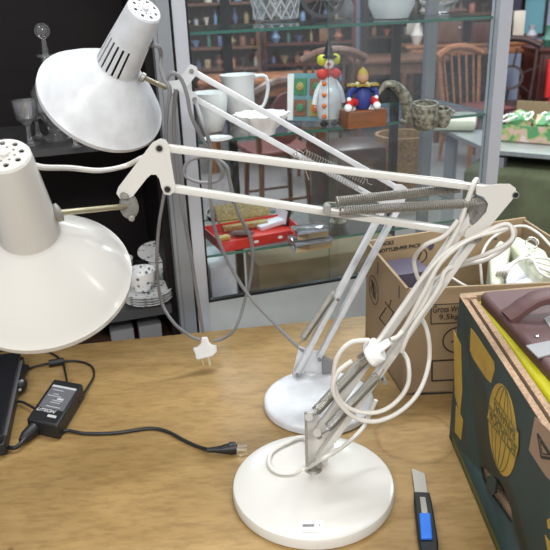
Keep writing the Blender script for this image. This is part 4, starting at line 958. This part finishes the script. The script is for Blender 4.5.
b = MB(); b.ball(Q + V((0, 0, H * .75)), H * .14, (1, 1, 1.1)); plab(b.build('doll_head', c_skin, TC), 'bare toy head')
b = MB(); b.lathe([(H * .82, H * .13), (H * .9, H * .1), (H * .98, .002)], Q, (0, 0, 1), 14); plab(b.build('hat', c_yel, TC), 'yellow hat')
# horn ornament and pots
P = stand(392, 124, Z2); k = px2m(P)
HN = root('horn_ornament', P, 'encrusted curved horn ornament on the middle glass shelf, right of the toy clown', 'ornament')
hp = smooth_path([P + CU * x * k + V((0, 0, z * k)) for x, z in ((-16, 30), (-8, 39), (2, 37), (12, 27), (18, 13), (20, 4))], 6)
b = MB(); b.tube(hp, .01, 14, rfun=lambda t: .004 + .015 * t); b.build('horn', pewter, HN)
b = MB(); b.lathe([(.0005, .02), (.004, .022), (.014, .012), (.02, .016)], P + CU * 20 * k, (0, 0, 1), 18); b.build('horn_foot', pewter, HN)
for nm, x, y, r, lb_ in (('tankard', 424, 128, 14, 'small encrusted metal tankard with dark mouth, right of the horn ornament'), ('tankard', 440, 126, 10, 'smallest encrusted cup at the right end of the middle glass shelf')):
    P = stand(x, y, Z2); k = px2m(P); r *= k
    TK = root(nm, P, lb_, 'tankard')
    b = MB(); b.lathe([(.0005, r * .75), (.004, r * .85), (r * .8, r), (r * 1.8, r * .92), (r * 1.8, r * .75), (r * .5, r * .7)], P, (0.0, -.12, 1), 22); b.build('cup_body', pewter, TK)
    b = MB(); b.cord([P + CU * r * .9 + V((0, 0, r * 1.5)), P + CU * r * 1.5 + V((0, 0, r * 1.2)), P + CU * r * .95 + V((0, 0, r * .5))], .003, 8); b.build('cup_handle', pewter, TK)
    b = MB(); b.lathe([(r * 1.0, r * .68), (r * 1.02, r * .1)], P, (0.0, -.12, 1), 18); plab(b.build('cup_inside_shade', black, TK), 'black disc for the shade inside the cup')  # black disc paints the shade inside the cup
# red tray and trinkets on the lower glass shelf
q0, q1, q2, q3 = stand(203, 236, Z3), stand(222, 253, Z3), stand(302, 238, Z3), stand(284, 222, Z3)
c4 = (q0 + q1 + q2 + q3) / 4
RTY = root('red_tray', c4, 'shallow red card tray of jewellery on the lowest glass shelf', 'tray')
th = 10 * px2m(c4)
pl_ = [V((p.x, p.y)) for p in (q0, q1, q2, q3)]; ce = V((c4.x, c4.y))
b = MB(); quad_slab(b, pl_, Z3 + .0005, Z3 + .002); b.build('tray_bottom', red, RTY)
for i in range(4):
    b = MB(); wall(b, pl_[i], pl_[(i + 1) % 4], Z3 + .0005, Z3 + th, .002, ce); b.build('tray_wall', red, RTY)
e0 = V((pl_[2].x - pl_[1].x, pl_[2].y - pl_[1].y, 0)).normalized(); en = V((e0.y, -e0.x, 0))
for s in (.42, .72):
    p = lerp(V((*pl_[1], 0)), V((*pl_[2], 0)), s) + V((0, 0, Z3 + th * .5)) + en * .0006
    b = MB(); b.prism([p + e0 * .006 * math.cos(t * PI / 8) + V((0, 0, .0035 * math.sin(t * PI / 8 ))) for t in range(16)], en, .0006); plab(b.build('tray_label', paper, RTY), 'white oval label')
zt = Z3 + .0025
P = stand(243, 226, zt + .002); k = px2m(P)
JB = root('jewel_case', P, 'open gold brocade jewel case lying in the red tray', 'jewel case')
b = MB(); b.box(P + V((0, 0, .0072)), (46 * k, 24 * k, .013), CM, .002); b.build('case_base', gold_c, JB)
b = MB(); b.box(P + CN * .030 + CU * .008 + V((0, 0, .030)), (56 * k, .006, .044), CM @ Euler((-.75, 0, .0)).to_matrix(), .002); plab(b.build('case_lid', gold_c, JB), 'gold brocade lid')
P = stand(273, 224, zt + .002)
RB = root('ring_box', P, 'open black box lined with pale satin at the right of the red tray', 'box')
b = MB(); b.box(P + V((-.006, 0, .006)), (34 * k, 22 * k, .011), CM @ Euler((0, -.1, .2)).to_matrix(), .001); plab(b.build('satin_lining', pale, RB), 'pale satin lining')
b = MB(); b.box(P + CU * .026 + V((0, 0, .020)), (.006, 24 * k, .038), CM @ Euler((0, .25, .2)).to_matrix(), .001); b.build('box_lid', black, RB)
b = MB(); b.box(P + CU * .0215 + V((0, 0, .019)), (.002, 21 * k, .032), CM @ Euler((0, .25, .2)).to_matrix()); plab(b.build('lid_lining', pale, RB), 'pale satin lid lining')
P = stand(242, 236, zt); b = MB(); b.ball(P + V((0, 0, .0072)), .03, (1, .5, .22)); tag(b.build('velvet_purse', maroon), 'dark red velvet purse at the front of the red tray', 'purse')
P = stand(223, 240, zt); b = MB(); b.box(P + V((0, 0, .005)), (.03, .02, .009), (0, 0, .5), .001); tag(b.build('green_trinket', c_yel), 'small olive-gold trinket in the front left corner of the red tray', 'trinket')
P = stand(216, 221, zt); b = MB(); c = P + V((0, 0, .016))
b.lathe([(-.006, .0215), (-.006, .024), (.006, .024), (.006, .0215)], c, (.1, -.3, 1), 28, closed=True, sm=False); b.lathe([(-.003, .010), (.003, .010)], c + V((0, -.024, 0)), (0, -1, .2), 20); tag(b.build('wristwatch', chrome), 'silver bracelet wristwatch standing in the left of the red tray', 'watch')
P = stand(310, 247, Z3); k = px2m(P)
for i, (sz, dz, lb_) in enumerate((((38 * k, 24 * k, .024), .0, 'lower of two mirrored trinket boxes beside the red tray'), ((32 * k, 20 * k, .022), .0255, 'upper of two mirrored trinket boxes beside the red tray'))):
    MX = root('trinket_box', P + V((0, 0, dz)), lb_, 'box')
    b = MB(); b.box(P + V((0, 0, dz + sz[2] * .35 + .0005)), (sz[0], sz[1], sz[2] * .68), CM, .001); b.build('box_body', chrome, MX)
    b = MB(); b.box(P + V((0, 0, dz + sz[2] * .85 + .0005)), (sz[0] * 1.03, sz[1] * 1.03, sz[2] * .28), CM, .001); b.build('box_lid', crystal, MX)
P = stand(338, 222, Z3); b = MB(); b.lathe([(.0005, .02), (.003, .022), (.012, .012), (.028, .026), (.03, .027), (.03, .024), (.014, .008)], P, (0, 0, 1), 20); tag(b.build('silver_cup', pewter), 'low silver cup behind the mirrored trinket boxes', 'cup')
# cartons on the cabinet floor
b = MB(); b.box(cw_(.34, .20, -.114 + .075), (.40, .12, .148), CM, .002); tag(b.build('long_carton', tan_k), 'long tan carton lying on the floor of the glass cabinet', 'carton')
b = MB(); b.box(cw_(sL + .06, .20, -.114 + .085), (.05, .15, .168), CM, .002); tag(b.build('pale_carton', pale), 'narrow pale carton standing at the left on the floor of the glass cabinet', 'carton')

# ------------------------------------------------------------------ dark wooden cabinet at left
DK = root('dark_cabinet', cw_(-.5, .15, FZ), 'dark wooden open cabinet at the left holding glassware and a floral tea set', 'cabinet')
DZ1 = cfp(60, 148)[1]; DZ2 = cfp(150, 309)[1]; sK = sL - .031
cbox('front_post', sK - .026, sK, 0, .03, FZ, CTOP, alu2, DK)
cbox('front_post', sK - .034, sK - .0265, .002, .03, FZ, CTOP, alu2, DK)
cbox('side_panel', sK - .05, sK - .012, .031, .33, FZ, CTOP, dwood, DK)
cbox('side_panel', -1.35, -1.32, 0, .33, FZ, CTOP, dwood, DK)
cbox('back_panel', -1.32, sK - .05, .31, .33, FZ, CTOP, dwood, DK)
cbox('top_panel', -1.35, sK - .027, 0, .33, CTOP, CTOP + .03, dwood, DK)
cbox('shelf', -1.32, sK - .051, .005, .309, DZ1 - .014, DZ1, dshelf, DK); cbox('shelf', -1.32, sK - .051, .005, .309, DZ2 - .02, DZ2, dshelf, DK)
cbox('lower_shelf', -1.32, sK - .051, .005, .309, DZ2 - .11, DZ2 - .10, brownp, DK)
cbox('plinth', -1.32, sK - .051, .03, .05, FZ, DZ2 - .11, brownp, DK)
for s in (.0, .062):
    o = cbox('small_box', cfp(118, 320, .06)[0] - .02 + s, cfp(118, 320, .06)[0] + .03 + s, .05, .09, DZ2 - .0995, DZ2 - .062, grey_m, None)
    o.parent = None; o.location = OFF[DK.name] - OFF[DK.name] + V(OFF[DC.name])
    tag(o, 'small grey box under the tea set, ' + ('left of the pair' if s == 0 else 'right of the pair'), 'box', 'grey boxes under the tea set')

# decanter
P = stand(59, 140, DZ1); k = px2m(P)
DE = root('glass_decanter', P, 'cut glass decanter with round ball stopper on the dark upper shelf', 'decanter')
h = 112 * k
b = MB(); b.lathe([(.0005, 15 * k), (3 * k, 15 * k), (8 * k, 9 * k), (14 * k, 9 * k), (30 * k, 19 * k), (48 * k, 20 * k), (62 * k, 10 * k), (72 * k, 5 * k), (78 * k, 5 * k), (80 * k, 9 * k), (82 * k, 9 * k), (82 * k, 4 * k), (60 * k, 7 * k), (46 * k, 17 * k), (30 * k, 16 * k), (20 * k, 5 * k)], P, (0, 0, 1), 14, sm=False); b.build('decanter_body', crystal, DE)
b = MB(); b.lathe([(76 * k, 3 * k), (84 * k, 3 * k), (96 * k, 2.2 * k)], P, (0, 0, 1), 10); b.ball(P + V((0, 0, 103 * k)), 7.5 * k, n=14); b.build('stopper', crystal, DE)
GP = [(.0005, 9), (1.5, 9.5), (3, 4), (6, 2.2), (20, 2.2), (23, 5), (27, 9.5), (45, 12), (45, 11), (28, 8), (25, 4)]
for x, y, s, lb_ in ((31, 146, 1.0, 'stemmed cut glass goblet at the front left of the dark upper shelf'), (39, 138, .85, 'stemmed cut glass goblet behind the front goblet, beside the decanter'), (76, 147, .8, 'low cut glass goblet half hidden under the white lamp shade')):
    P = stand(x, y, DZ1); k = px2m(P) * s
    b = MB(); b.lathe([(max(t * k, .0005), r * k) for t, r in GP], P, (0, 0, 1), 12, sm=False); tag(b.build('goblet', crystal), lb_, 'goblet')
# tea set on dark lower shelf
def saucer(P, r, z, name, lb_, grp=None):
    b = MB(); c = V((P.x, P.y, z)); b.lathe([(.0003, r * .5), (.0015, r * .55), (.004, r * .8), (.0075, r), (.0085, r), (.006, r * .8), (.0035, r * .5), (.0034, .0)], c, (0, 0, 1), 36, cap1=False)
    return tag(b.build(name, flor), lb_, 'saucer', grp)
def teacup(P, z, r, ang, lb_, inv=False):
    c = V((P.x, P.y, z)); t = root('teacup', c, lb_, 'cup', 'floral teacups on the dark lower shelf')
    b = MB(); pf = [(.0003, r * .5), (.002, r * .55), (r * .25, r * .62), (r * .7, r * .9), (r * 1.35, r), (r * 1.35, r * .95), (r * .7, r * .83), (r * .3, r * .5)]
    if inv: pf = [(r * 1.35 - q + .0003, w) for q, w in pf]
    b.lathe(pf, c, (0, 0, 1), 30); b.build('cup_bowl', flor, t)
    d = V((math.cos(ang), math.sin(ang), 0)); b = MB(); b.cord([c + d * r * .95 + V((0, 0, r * 1.15)), c + d * r * 1.55 + V((0, 0, r * 1.1)), c + d * r * 1.6 + V((0, 0, r * .7)), c + d * r * .75 + V((0, 0, r * .4))], .0025, 8); b.build('cup_handle', china, t)
    return t
def shelfpos(x, y, z): return atz(x, y, z)
sp1 = shelfpos(149, 300, DZ2); k1 = px2m(sp1); r1 = 24 * k1
for i in range(4): saucer(sp1, r1, DZ2 + .0005 + i * .006, 'floral_saucer', 'floral saucer in the front stack on the dark lower shelf' if i < 3 else 'top floral saucer of the front stack, under a cup', 'front stack of floral saucers' if i < 3 else None)
c1 = V((sp1.x - 5 * k1, sp1.y - .004, 0))
teacup(c1, DZ2 + .0275, 15.5 * k1, 2.4, 'floral teacup on the front saucer stack, handle to the left')
sp2 = shelfpos(168, 286, DZ2) + CN * .012; k2 = px2m(sp2)
for i in range(2): saucer(sp2, 17 * k2, DZ2 + .0005 + i * .006, 'floral_saucer', 'floral saucer in the low rear stack beside the grey post', 'rear stack of floral saucers')
teacup(sp2, DZ2 + .0155, 16.5 * k2, 1.2, 'large floral teacup at the rear beside the grey post, a plate laid across it')
zt_ = DZ2 + .0155 + 16.5 * k2 * 1.35 + .002
cpl = V((sp2.x - 5 * k2, sp2.y + .006, zt_ + .005)); rp2 = 21 * k2
b = MB(); b.lathe([(0, rp2 * .55), (.002, rp2 * .6), (.007, rp2), (.008, rp2 * .99), (.004, rp2 * .55)], cpl, (.05, -.18, .98), 40)
tag(b.build('floral_plate', flor), 'floral plate laid across the rear teacup', 'plate')
sp3 = shelfpos(121, 283, DZ2)
teacup(sp3, DZ2 + .0135, 15 * k2, 1.8, 'floral teacup half hidden behind the near lamp shade')
for i in range(2): saucer(sp3, 17 * k2, DZ2 + .0005 + i * .006, 'floral_saucer', 'floral saucer half hidden behind the near lamp shade', 'half hidden floral saucers')

# ------------------------------------------------------------------ shop behind the cabinet
def floor_at(x, Y): return V((aty(x, 60, Y).x, Y, FZ))
def chair(loc, rz, m_frame, m_seat, label, kind='spindle', w=.44, seat_h=.45, H=.92):
    t = root('wooden_chair' if kind != 'wheel' else 'wheelback_chair', loc, label, 'chair')
    Mz = Matrix.Rotation(rz, 3, 'Z'); L = V(loc)
    def q(x, y, z): return L + Mz @ V((x, y, z))
    b = MB(); b.box(q(0, 0, seat_h), (w, w * .95, .035), Mz, .012); b.build('seat', m_seat, t)
    for sx in (-1, 1):
        b = MB(); b.cyl(q(sx * w * .40, -w * .38, 0), q(sx * w * .36, -w * .34, seat_h - .018), .014, .019, 10); b.build('leg', m_frame, t)
        b = MB(); b.cyl(q(sx * w * .42, w * .42, 0), q(sx * w * .36, w * .36, seat_h - .018), .014, .019, 10); b.build('leg', m_frame, t)
        b = MB(); b.cord([q(sx * w * .40, w * .40, seat_h + .018), q(sx * w * .44, w * .47, (seat_h + H) / 2), q(sx * w * .46, w * .54, H - .03)], .017, 8); b.build('back_post', m_frame, t)
    b = MB(); b.cyl(q(-w * .38, -w * .36, seat_h * .4), q(w * .38, -w * .36, seat_h * .4), .010, n=8); b.cyl(q(-w * .38, w * .38, seat_h * .4), q(w * .38, w * .38, seat_h * .4), .010, n=8); b.build('stretcher', m_frame, t)
    b = MB(); b.cord([q(-w * .52, w * .52, H - .06), q(-w * .2, w * .58, H), q(w * .2, w * .58, H), q(w * .52, w * .52, H - .06)], .03, 8, 4); b.build('top_rail', m_frame, t)
    if kind == 'spindle':
        for i in range(5):
            x = (-.3 + i * .15) * w; b = MB(); b.cyl(q(x, w * .40, seat_h + .018), q(x * 1.15, w * .56, H - .03), .010, n=8); b.build('spindle', m_frame, t)
    elif kind == 'wheel':
        c0 = q(0, w * .50, (seat_h + H) / 2 - .06)
        b = MB(); b.lathe([(-.01, .09), (-.01, .115), (.01, .115), (.01, .09)], c0, Mz @ V((0, 1, -.15)), 24, closed=True)
        for an in range(6):
            a_ = an * PI / 3 + .4; d_ = Mz @ V((math.cos(a_), 0, math.sin(a_))); b.bar(c0 + d_ * .11, c0 + d_ * .27, .018, .018, Mz @ V((0, 1, 0)))
        b.build('wheel_splat', m_frame, t)
    else:
        b = MB(); b.lathe([(-.012, .13), (.012, .13)], q(0, w * .5, (seat_h + H) / 2), Mz @ V((0, 1, -.15)), 24, sq=(.8, 1.2)); b.build('back_pad', m_seat, t)
    return t
def table(loc, w, d, h, m, label, name='wooden_table'):
    t = root(name, loc, label, 'table'); L = V(loc)
    b = MB(); b.box(L + V((0, 0, h - .02)), (w, d, .04), None, .006); b.build('table_top', m, t)
    b = MB(); b.box(L + V((0, 0, h - .09)), (w * .88, d * .88, .10)); b.build('apron', m, t)
    for sx in (-1, 1):
        for sy in (-1, 1):
            b = MB(); b.cyl(L + V((sx * w * .42, sy * d * .42, 0)), L + V((sx * w * .42, sy * d * .42, h - .05)), .025, .035, 10); b.build('leg', m, t)
    return t
chair(floor_at(479, 5.8), math.radians(25), wood_o, maroon_s, 'spindle-back orange-brown chair with dark red seat seen through the glass', w=.46)
chair(floor_at(512, 6.5), math.radians(-20), wood_d, wood_d, 'dark wheel-back chair just right of the cabinet post', 'wheel', w=.46, seat_h=.36, H=.92)
chair(floor_at(325, 5.4), math.radians(190), wood_b, wood_b, 'brown spindle-back chair seen behind the glass clown', w=.46, H=1.0)
chair(floor_at(272, 4.3), math.radians(200), wood_b, maroon_s, 'brown chair with maroon oval back pad seen behind the white jug', 'pad', w=.40, seat_h=.5, H=.92)
table(floor_at(265, 6.0), 1.1, .6, .76, wood_o, 'long orange-brown wooden table seen through the glass at the left')
table(floor_at(395, 6.9), .9, .6, .80, wood_b, 'brown side table standing by the blue wall')
# wicker basket / stool low behind right
P = floor_at(405, 4.5)
b = MB(); b.lathe([(.0, .15), (.30, .17), (.52, .18), (.52, .16), (.05, .13)], P, (0, 0, 1), 24); tag(b.build('wicker_basket', wicker), 'tall wicker basket on the floor behind the cabinet', 'basket')
P = floor_at(348, 3.9)
b = MB(); b.box(P + V((0, 0, .3)), (.36, .34, .6), (0, 0, .2), .03); tag(b.build('dark_chest', wood_d), 'dark low chest on the floor behind the cabinet', 'chest')
# back shelving with bric-a-brac (left)
def shelving(x0, x1, Y, ztop, nsh, m, label, zbot=FZ, dep=.35):
    X0, X1 = aty(x0, 30, Y).x, aty(x1, 30, Y).x
    t = root('shelving_unit', ((X0 + X1) / 2, Y, FZ), label, 'shelving'); hgt = ztop - FZ
    for x in (X0, X1):
        b = MB(); b.box((x, Y, FZ + hgt / 2), (.04, dep, hgt)); b.build('upright', m, t)
    zz_ = []
    for i in range(nsh):
        z = FZ + .1 + (hgt - .12) * i / (nsh - 1); zz_.append(z); b = MB(); b.box(((X0 + X1) / 2, Y, z), (X1 - X0 - .04, dep, .025)); b.build('shelf_board', m, t)
    b = MB(); b.box(((X0 + X1) / 2, Y + dep / 2 + .006, FZ + hgt / 2), (X1 - X0, .01, hgt)); b.build('back_board', m, t)
    return X0, X1, zz_
random.seed(11)
BR_M = [mat('ware %d' % i, c, .35) for i, c in enumerate(((.55, .5, .42), (.20, .10, .06), (.05, .16, .12), (.35, .36, .40), (.40, .14, .08), (.10, .12, .22), (.60, .55, .50), (.08, .06, .05), (.30, .22, .12), (.16, .26, .42)))]
KN_ = ['cream', 'brown', 'dark green', 'grey', 'rust red', 'navy', 'ivory', 'black', 'tan', 'blue']
SHP = ['vase', 'bottle', 'jar', 'box', 'bowl']
def stock(X0, X1, Y, z, lab, wmin=.07, wmax=.15, hmax=.2, start=0, phase=0):
    x = X0 + .06; i = start
    while x < X1 - .06:
        w = random.uniform(wmin, wmax); h = random.uniform(.08, hmax); ci = (i * 3 + phase) % len(BR_M); sh = SHP[(i * 2 + phase) % 5]; r = w / 2 * .9
        c = V((x + w / 2, Y - .05, z + .014))
        b = MB()
        if sh == 'vase': b.lathe([(0, r * .5), (h * .35, r), (h * .7, r * .45), (h, r * .6), (h, r * .5)], c, (0, 0, 1), 16)
        elif sh == 'bottle': b.lathe([(0, r * .6), (h * .6, r * .6), (h * .75, r * .22), (h, r * .22)], c, (0, 0, 1), 14)
        elif sh == 'jar': b.lathe([(0, r * .8), (h * .5, r * .85), (h * .6, r * .7), (h * .62, r * .85), (h * .68, r * .5), (h * .74, r * .2)], c, (0, 0, 1), 16)
        elif sh == 'bowl': b.lathe([(0, r * .4), (h * .15, r * .5), (h * .55, r), (h * .55, r * .93), (h * .2, r * .5)], c, (0, 0, 1), 18)
        else: b.box(c + V((0, 0, h / 2)), (w * .85, .12, h), (0, 0, random.uniform(-.2, .2)), .004)
        o = b.build(sh, BR_M[ci]); tag(o, '%s %s %s' % (KN_[ci], sh, lab), sh, 'bric-a-brac ' + lab)
        x += w + random.uniform(.01, .05); i += 1
    return i
ORD = ['lowest', 'second', 'third', 'fourth', 'fifth', 'sixth', 'seventh', 'eighth', 'topmost']
for (xa, xb, Y_, m_, nm_, lab_, ph) in ((176, 258, 7.3, wood_b, 'brown far left shelf unit', 'tall brown shelf unit crowded with bric-a-brac at the far left', 0), (264, 352, 7.5, wood_r, 'red-brown far shelf unit', 'tall red-brown shelf unit crowded with bric-a-brac behind the clown', 3), (364, 428, 8.0, wood_d, 'dark shelf unit by the wall', 'dark brown shelf unit of bric-a-brac against the blue wall, above the side table', 5), (437, 500, 8.0, wood_b, 'brown shelf unit behind the cupboards', 'brown shelf unit of bric-a-brac against the blue wall, behind the two cupboards', 8)):
    X0, X1, zz_ = shelving(xa, xb, Y_, 1.0, 9, m_, lab_)
    for j_, z_ in enumerate(zz_):
        if (-.3 if Y_ < 7.6 else .1) < z_ < .75: stock(X0, X1, Y_, z_, 'on the %s shelf of the %s' % (ORD[j_], nm_), .05, .12, .16, j_, ph + j_)
# sideboard and glass case at right far
def sideboard(x0, x1, Y, z0, z1, m, label, name='sideboard', dep=.45):
    X0, X1 = aty(x0, 60, Y).x, aty(x1, 60, Y).x; t = root(name, ((X0 + X1) / 2, Y, FZ), label, 'cabinet'); c = (X0 + X1) / 2; w = X1 - X0
    b = MB(); b.box((c, Y, (z0 + z1) / 2), (w, dep, z1 - z0), None, .005); b.build('carcass', m, t)
    b = MB(); b.box((c, Y, z1 + .015), (w + .05, dep + .05, .03), None, .006); b.build('top_board', m, t)
    n = max(1, int(w / .45))
    for i in range(n):
        xc = X0 + w * (i + .5) / n; b = MB(); b.box((xc, Y - dep / 2 - .008, (z0 + z1) / 2), (w / n * .9, .014, (z1 - z0) * .86), None, .003); d_ = b.build('door', m, t)
        b = MB(); b.ball((xc + w / n * .36, Y - dep / 2 - .024, (z0 + z1) / 2), .013); plab(b.build('knob', brass, d_), 'brass knob')
    if z0 > FZ + .02 and name != 'cupboard':
        for sx in (X0 + .04, X1 - .04):
            for sy in (Y - dep / 2 + .04, Y + dep / 2 - .04): MB().box((sx, sy, (FZ + z0) / 2), (.05, .05, z0 - FZ)).build('leg', m, t)
    return X0, X1
za = aty(520, 52, 7.4).z; zb = aty(520, 44, 7.4).z
X0, X1 = sideboard(404, 534, 7.5, za, zb, wood_o, 'long orange-brown console table along the blue wall')
xa_ = aty(426, 40, 7.5).x; xb_ = aty(503, 40, 7.5).x
stock(X0 - .02, xa_, 7.5, zb + .017, 'standing at the left end of the orange-brown console', .10, .16, .34, 1, 3)
stock(xb_, X1, 7.5, zb + .017, 'standing at the right end of the orange-brown console', .10, .16, .30, 2, 4)
sideboard(429, 457, 7.48, zb + .031, aty(440, 12, 7.5).z, wood_b, 'small brown cupboard standing on the console behind the spindle-back chair', 'cupboard', .3)
sideboard(466, 499, 7.48, zb + .031, aty(480, 20, 7.5).z, wood_r, 'small red-brown cupboard standing on the console beside the cabinet post', 'cupboard', .3)
zc, zd = aty(545, 98, 6.9).z, aty(545, 50, 6.9).z
X0r, X1r = sideboard(531, 600, 6.9, FZ + .18 if zc < FZ + .3 else zc, zd, wood_r, 'red-brown sideboard at the right edge by the blue wall')
stock(X0r, X1r, 6.9, zd + .017, 'standing on the red-brown sideboard at the right edge', .10, .16, .3, 2, 6)
b = MB(); p = aty(547, 78, 6.6); b.box((p.x + .03, 6.55, p.z), (.10, .05, .34), None, .004); 
b.box((p.x + .03, 6.55, (FZ + p.z - .17) / 2), (.03, .03, p.z - .17 - FZ)); b.box((p.x + .03, 6.55, FZ + .01), (.16, .16, .02)); tag(b.build('red_sign_stand', red), 'red panel on a stand before the red-brown sideboard', 'sign')
# framed things on the back wall behind (upper right)
for x, y, w, h, m, lb_ in ((515, 12, .16, .42, purple, 'tall dusky purple panel hung on the back wall right of the post'), (534, 16, .26, .40, c_teal, 'teal glass panel hung on the back wall at upper right')):
    p = aty(x, y, 8.17); FR_ = root('wall_panel', (p.x, 8.17, p.z - h / 2), lb_, 'panel')
    b = MB(); b.box((p.x, 8.185, p.z), (w, .025, h)); b.build('panel', m, FR_)
    b = MB()
    for sx in (-1, 1): b.box((p.x + sx * w / 2, 8.175, p.z), (.03, .045, h + .03))
    for sz in (-1, 1): b.box((p.x, 8.175, p.z + sz * h / 2), (w + .03, .045, .03))
    b.build('frame', wood_d, FR_)

# ------------------------------------------------------------------ steel table with craft carton, right
ST0 = atz(490, 150, 0); ST1 = atz(438, 127, 0)
ed = (V((1.139, 2.76, 0)) - V((ST0.x, ST0.y, 0))); ed.normalize(); sd_ = V((ST1.x - ST0.x, ST1.y - ST0.y, 0))
s_len = sd_.length; sd_.normalize(); wlen = 1.5
STB = root('steel_table', (ST0 + ed * wlen / 2 + sd_ * s_len / 2) * 1.0 + V((0, 0, FZ)), 'steel topped shop table to the right of the cabinet, flowered paper carton on it', 'table')
P4 = [ST0, ST0 + ed * wlen, ST0 + ed * wlen + sd_ * s_len, ST0 + sd_ * s_len]
b = MB(); quad_slab(b, P4, -.018, 0); b.build('table_top', steel_t, STB)
for f, g in ((.04, .06), (.96, .06), (.04, .94), (.96, .94)):
    p = ST0 + ed * wlen * f + sd_ * s_len * g; MB().box((p.x, p.y, (FZ - .03) / 2), (.05, .05, -FZ - .03), (0, 0, math.atan2(ed.y, ed.x))).build('leg', alu2, STB)
b = MB(); p = ST0 + ed * wlen / 2 + sd_ * s_len / 2; b.box((p.x, p.y, -.58), (wlen * .9, s_len * .9, .02), (0, 0, math.atan2(ed.y, ed.x))); b.build('under_shelf', alu2, STB)
c0 = atz(496, 141, .001); 
CB = root('craft_carton', c0 + ed * .3, 'open carton overflowing with flowered paper on the steel table', 'carton')
cd_ = ed; cs_ = V((-ed.y, ed.x, 0))
def cq(a_, b_): return c0 + cd_ * a_ + cs_ * b_
hb = .05
for nm, p, q, h in (('front_wall', (0, 0), (.6, 0), .075), ('side_wall', (0, 0), (0, .32), .09), ('back_wall', (0, .32), (.6, .32), .135), ('side_wall', (.6, 0), (.6, .32), .09)):
    b = MB(); P_, Q_ = cq(*p), cq(*q); wall(b, V((P_.x, P_.y)), V((Q_.x, Q_.y)), .001, h, .006, V(((cq(.3, .16)).x, (cq(.3, .16)).y))); b.build(nm, craft if nm == 'front_wall' else tan, CB)
b = MB(); quad_slab(b, [cq(0, 0), cq(.6, 0), cq(.6, .32), cq(0, .32)], .001, .006); b.build('carton_bottom', tan, CB)
random.seed(5)
for i in range(10):
    p = cq(.065 + .118 * (i % 5), .070 + .125 * (i // 5)); r = .047
    b = MB(); b.ball(V((p.x, p.y, .062 + random.random() * .012)), r, (1.1, 1.1, .9), 10, (0, 0, random.random() * 3))
    for v_ in b.bm.verts: v_.co += V((random.uniform(-1, 1), random.uniform(-1, 1), random.uniform(-1, 1))) * .013
    tag(b.build('crumpled_paper', craft), 'crumpled flowered paper heaped in the carton on the steel table', 'paper', 'crumpled flowered papers')
b = MB()
for i in range(9):
    p = cq(.04 + i * .06, .04 + .05 * (i % 3)); p.z = .098
    b.cord([p + V((.035 * math.cos(t * .9 + i), .035 * math.sin(t * .9 + i * 1.7), .012 * math.sin(t * 1.3) + .006 * (i % 2))) for t in range(9)], .0045, 6, 4)
tag(b.build('paper_ribbon', paper), 'curled pale ribbon lying over the flowered paper in the carton', 'ribbon')
b = MB(); p = ST0 + ed * .52 + sd_ * .22; b.box((p.x, p.y, -.315), (.95, .40, .48), (0, 0, math.atan2(ed.y, ed.x)), .03)
for v_ in b.bm.verts: v_.co += V((random.uniform(-1, 1), random.uniform(-1, 1), random.uniform(-1, 1))) * .012
tag(b.build('cloth_bundle', olive), 'olive green cloth bundle on the shelf under the steel table', 'bundle')
p = aty(455, 120, 3.5)
b = MB(); q = ST0 + ed * .12 + sd_ * .62; b.box((q.x - .02, q.y, .03), (.22, .26, .055), (0, 0, -.3), .02); tag(b.build('folded_cloth', cream_p), 'pale folded cloth on the steel table behind the cabinet glass', 'cloth')

# ------------------------------------------------------------------ lights: fluorescent tubes under the ceiling, some added as fill, dim room ambience
def tube_light(x, y, z, L, W, P, rz=0, col=(1, .97, .92)):
    l = bpy.data.lights.new('tube_and_fill_light', 'AREA'); l.shape = 'RECTANGLE'; l.size = L; l.size_y = W; l.energy = P; l.color = col
    o = bpy.data.objects.new('tube_and_fill_light', l); COL.objects.link(o); o.location = (x, y, z); o.rotation_euler = (0, 0, rz); return o
tube_light(-.95, .75, 1.95, 1.5, .16, 8, math.radians(80))
tube_light(.35, -.5, 1.95, 1.5, .16, 9, math.radians(80))
tube_light(-.6, -1.6, 1.95, 1.5, .16, 96, 0)  # fill added behind the viewpoint to light the cabinet fronts
tube_light(1.2, -1.6, 1.95, 1.5, .16, 62, 0)  # second added fill for the upright faces
tube_light(.25, 1.62, 2.0, 1.5, .16, 42, CA, (.93, .97, 1))  # added above the cabinet to brighten the china inside
tube_light(5.4, .36, 1.9, 1.5, .16, 40, 0)
tube_light(-1.2, 2.9, 2.0, 1.5, .18, 34, math.radians(80), (.93, .97, 1))
tube_light(1.9, 3.2, 2.0, 1.5, .18, 46, math.radians(80), (.93, .97, 1))
tube_light(-.6, 5.0, 2.0, 1.5, .18, 55, math.radians(80), (.93, .97, 1))
tube_light(0.8, 5.6, 2.0, 1.5, .18, 60, math.radians(80), (.93, .97, 1))
tube_light(2.8, 5.6, 2.0, 1.5, .18, 60, math.radians(80), (.93, .97, 1))
w = bpy.data.worlds.new('room_ambience'); scene.world = w; w.use_nodes = True
w.node_tree.nodes['Background'].inputs[0].default_value = (.92, .96, 1, 1); w.node_tree.nodes['Background'].inputs[1].default_value = 0.58

scene.view_settings.view_transform = 'Standard'; scene.view_settings.look = 'None'; scene.view_settings.gamma = 1; scene.view_settings.exposure = 0.0; scene.view_settings.use_curve_mapping = False
scene.cycles.use_denoising = True; scene.cycles.max_bounces = 12; scene.cycles.transparent_max_bounces = 24; scene.cycles.caustics_reflective = False
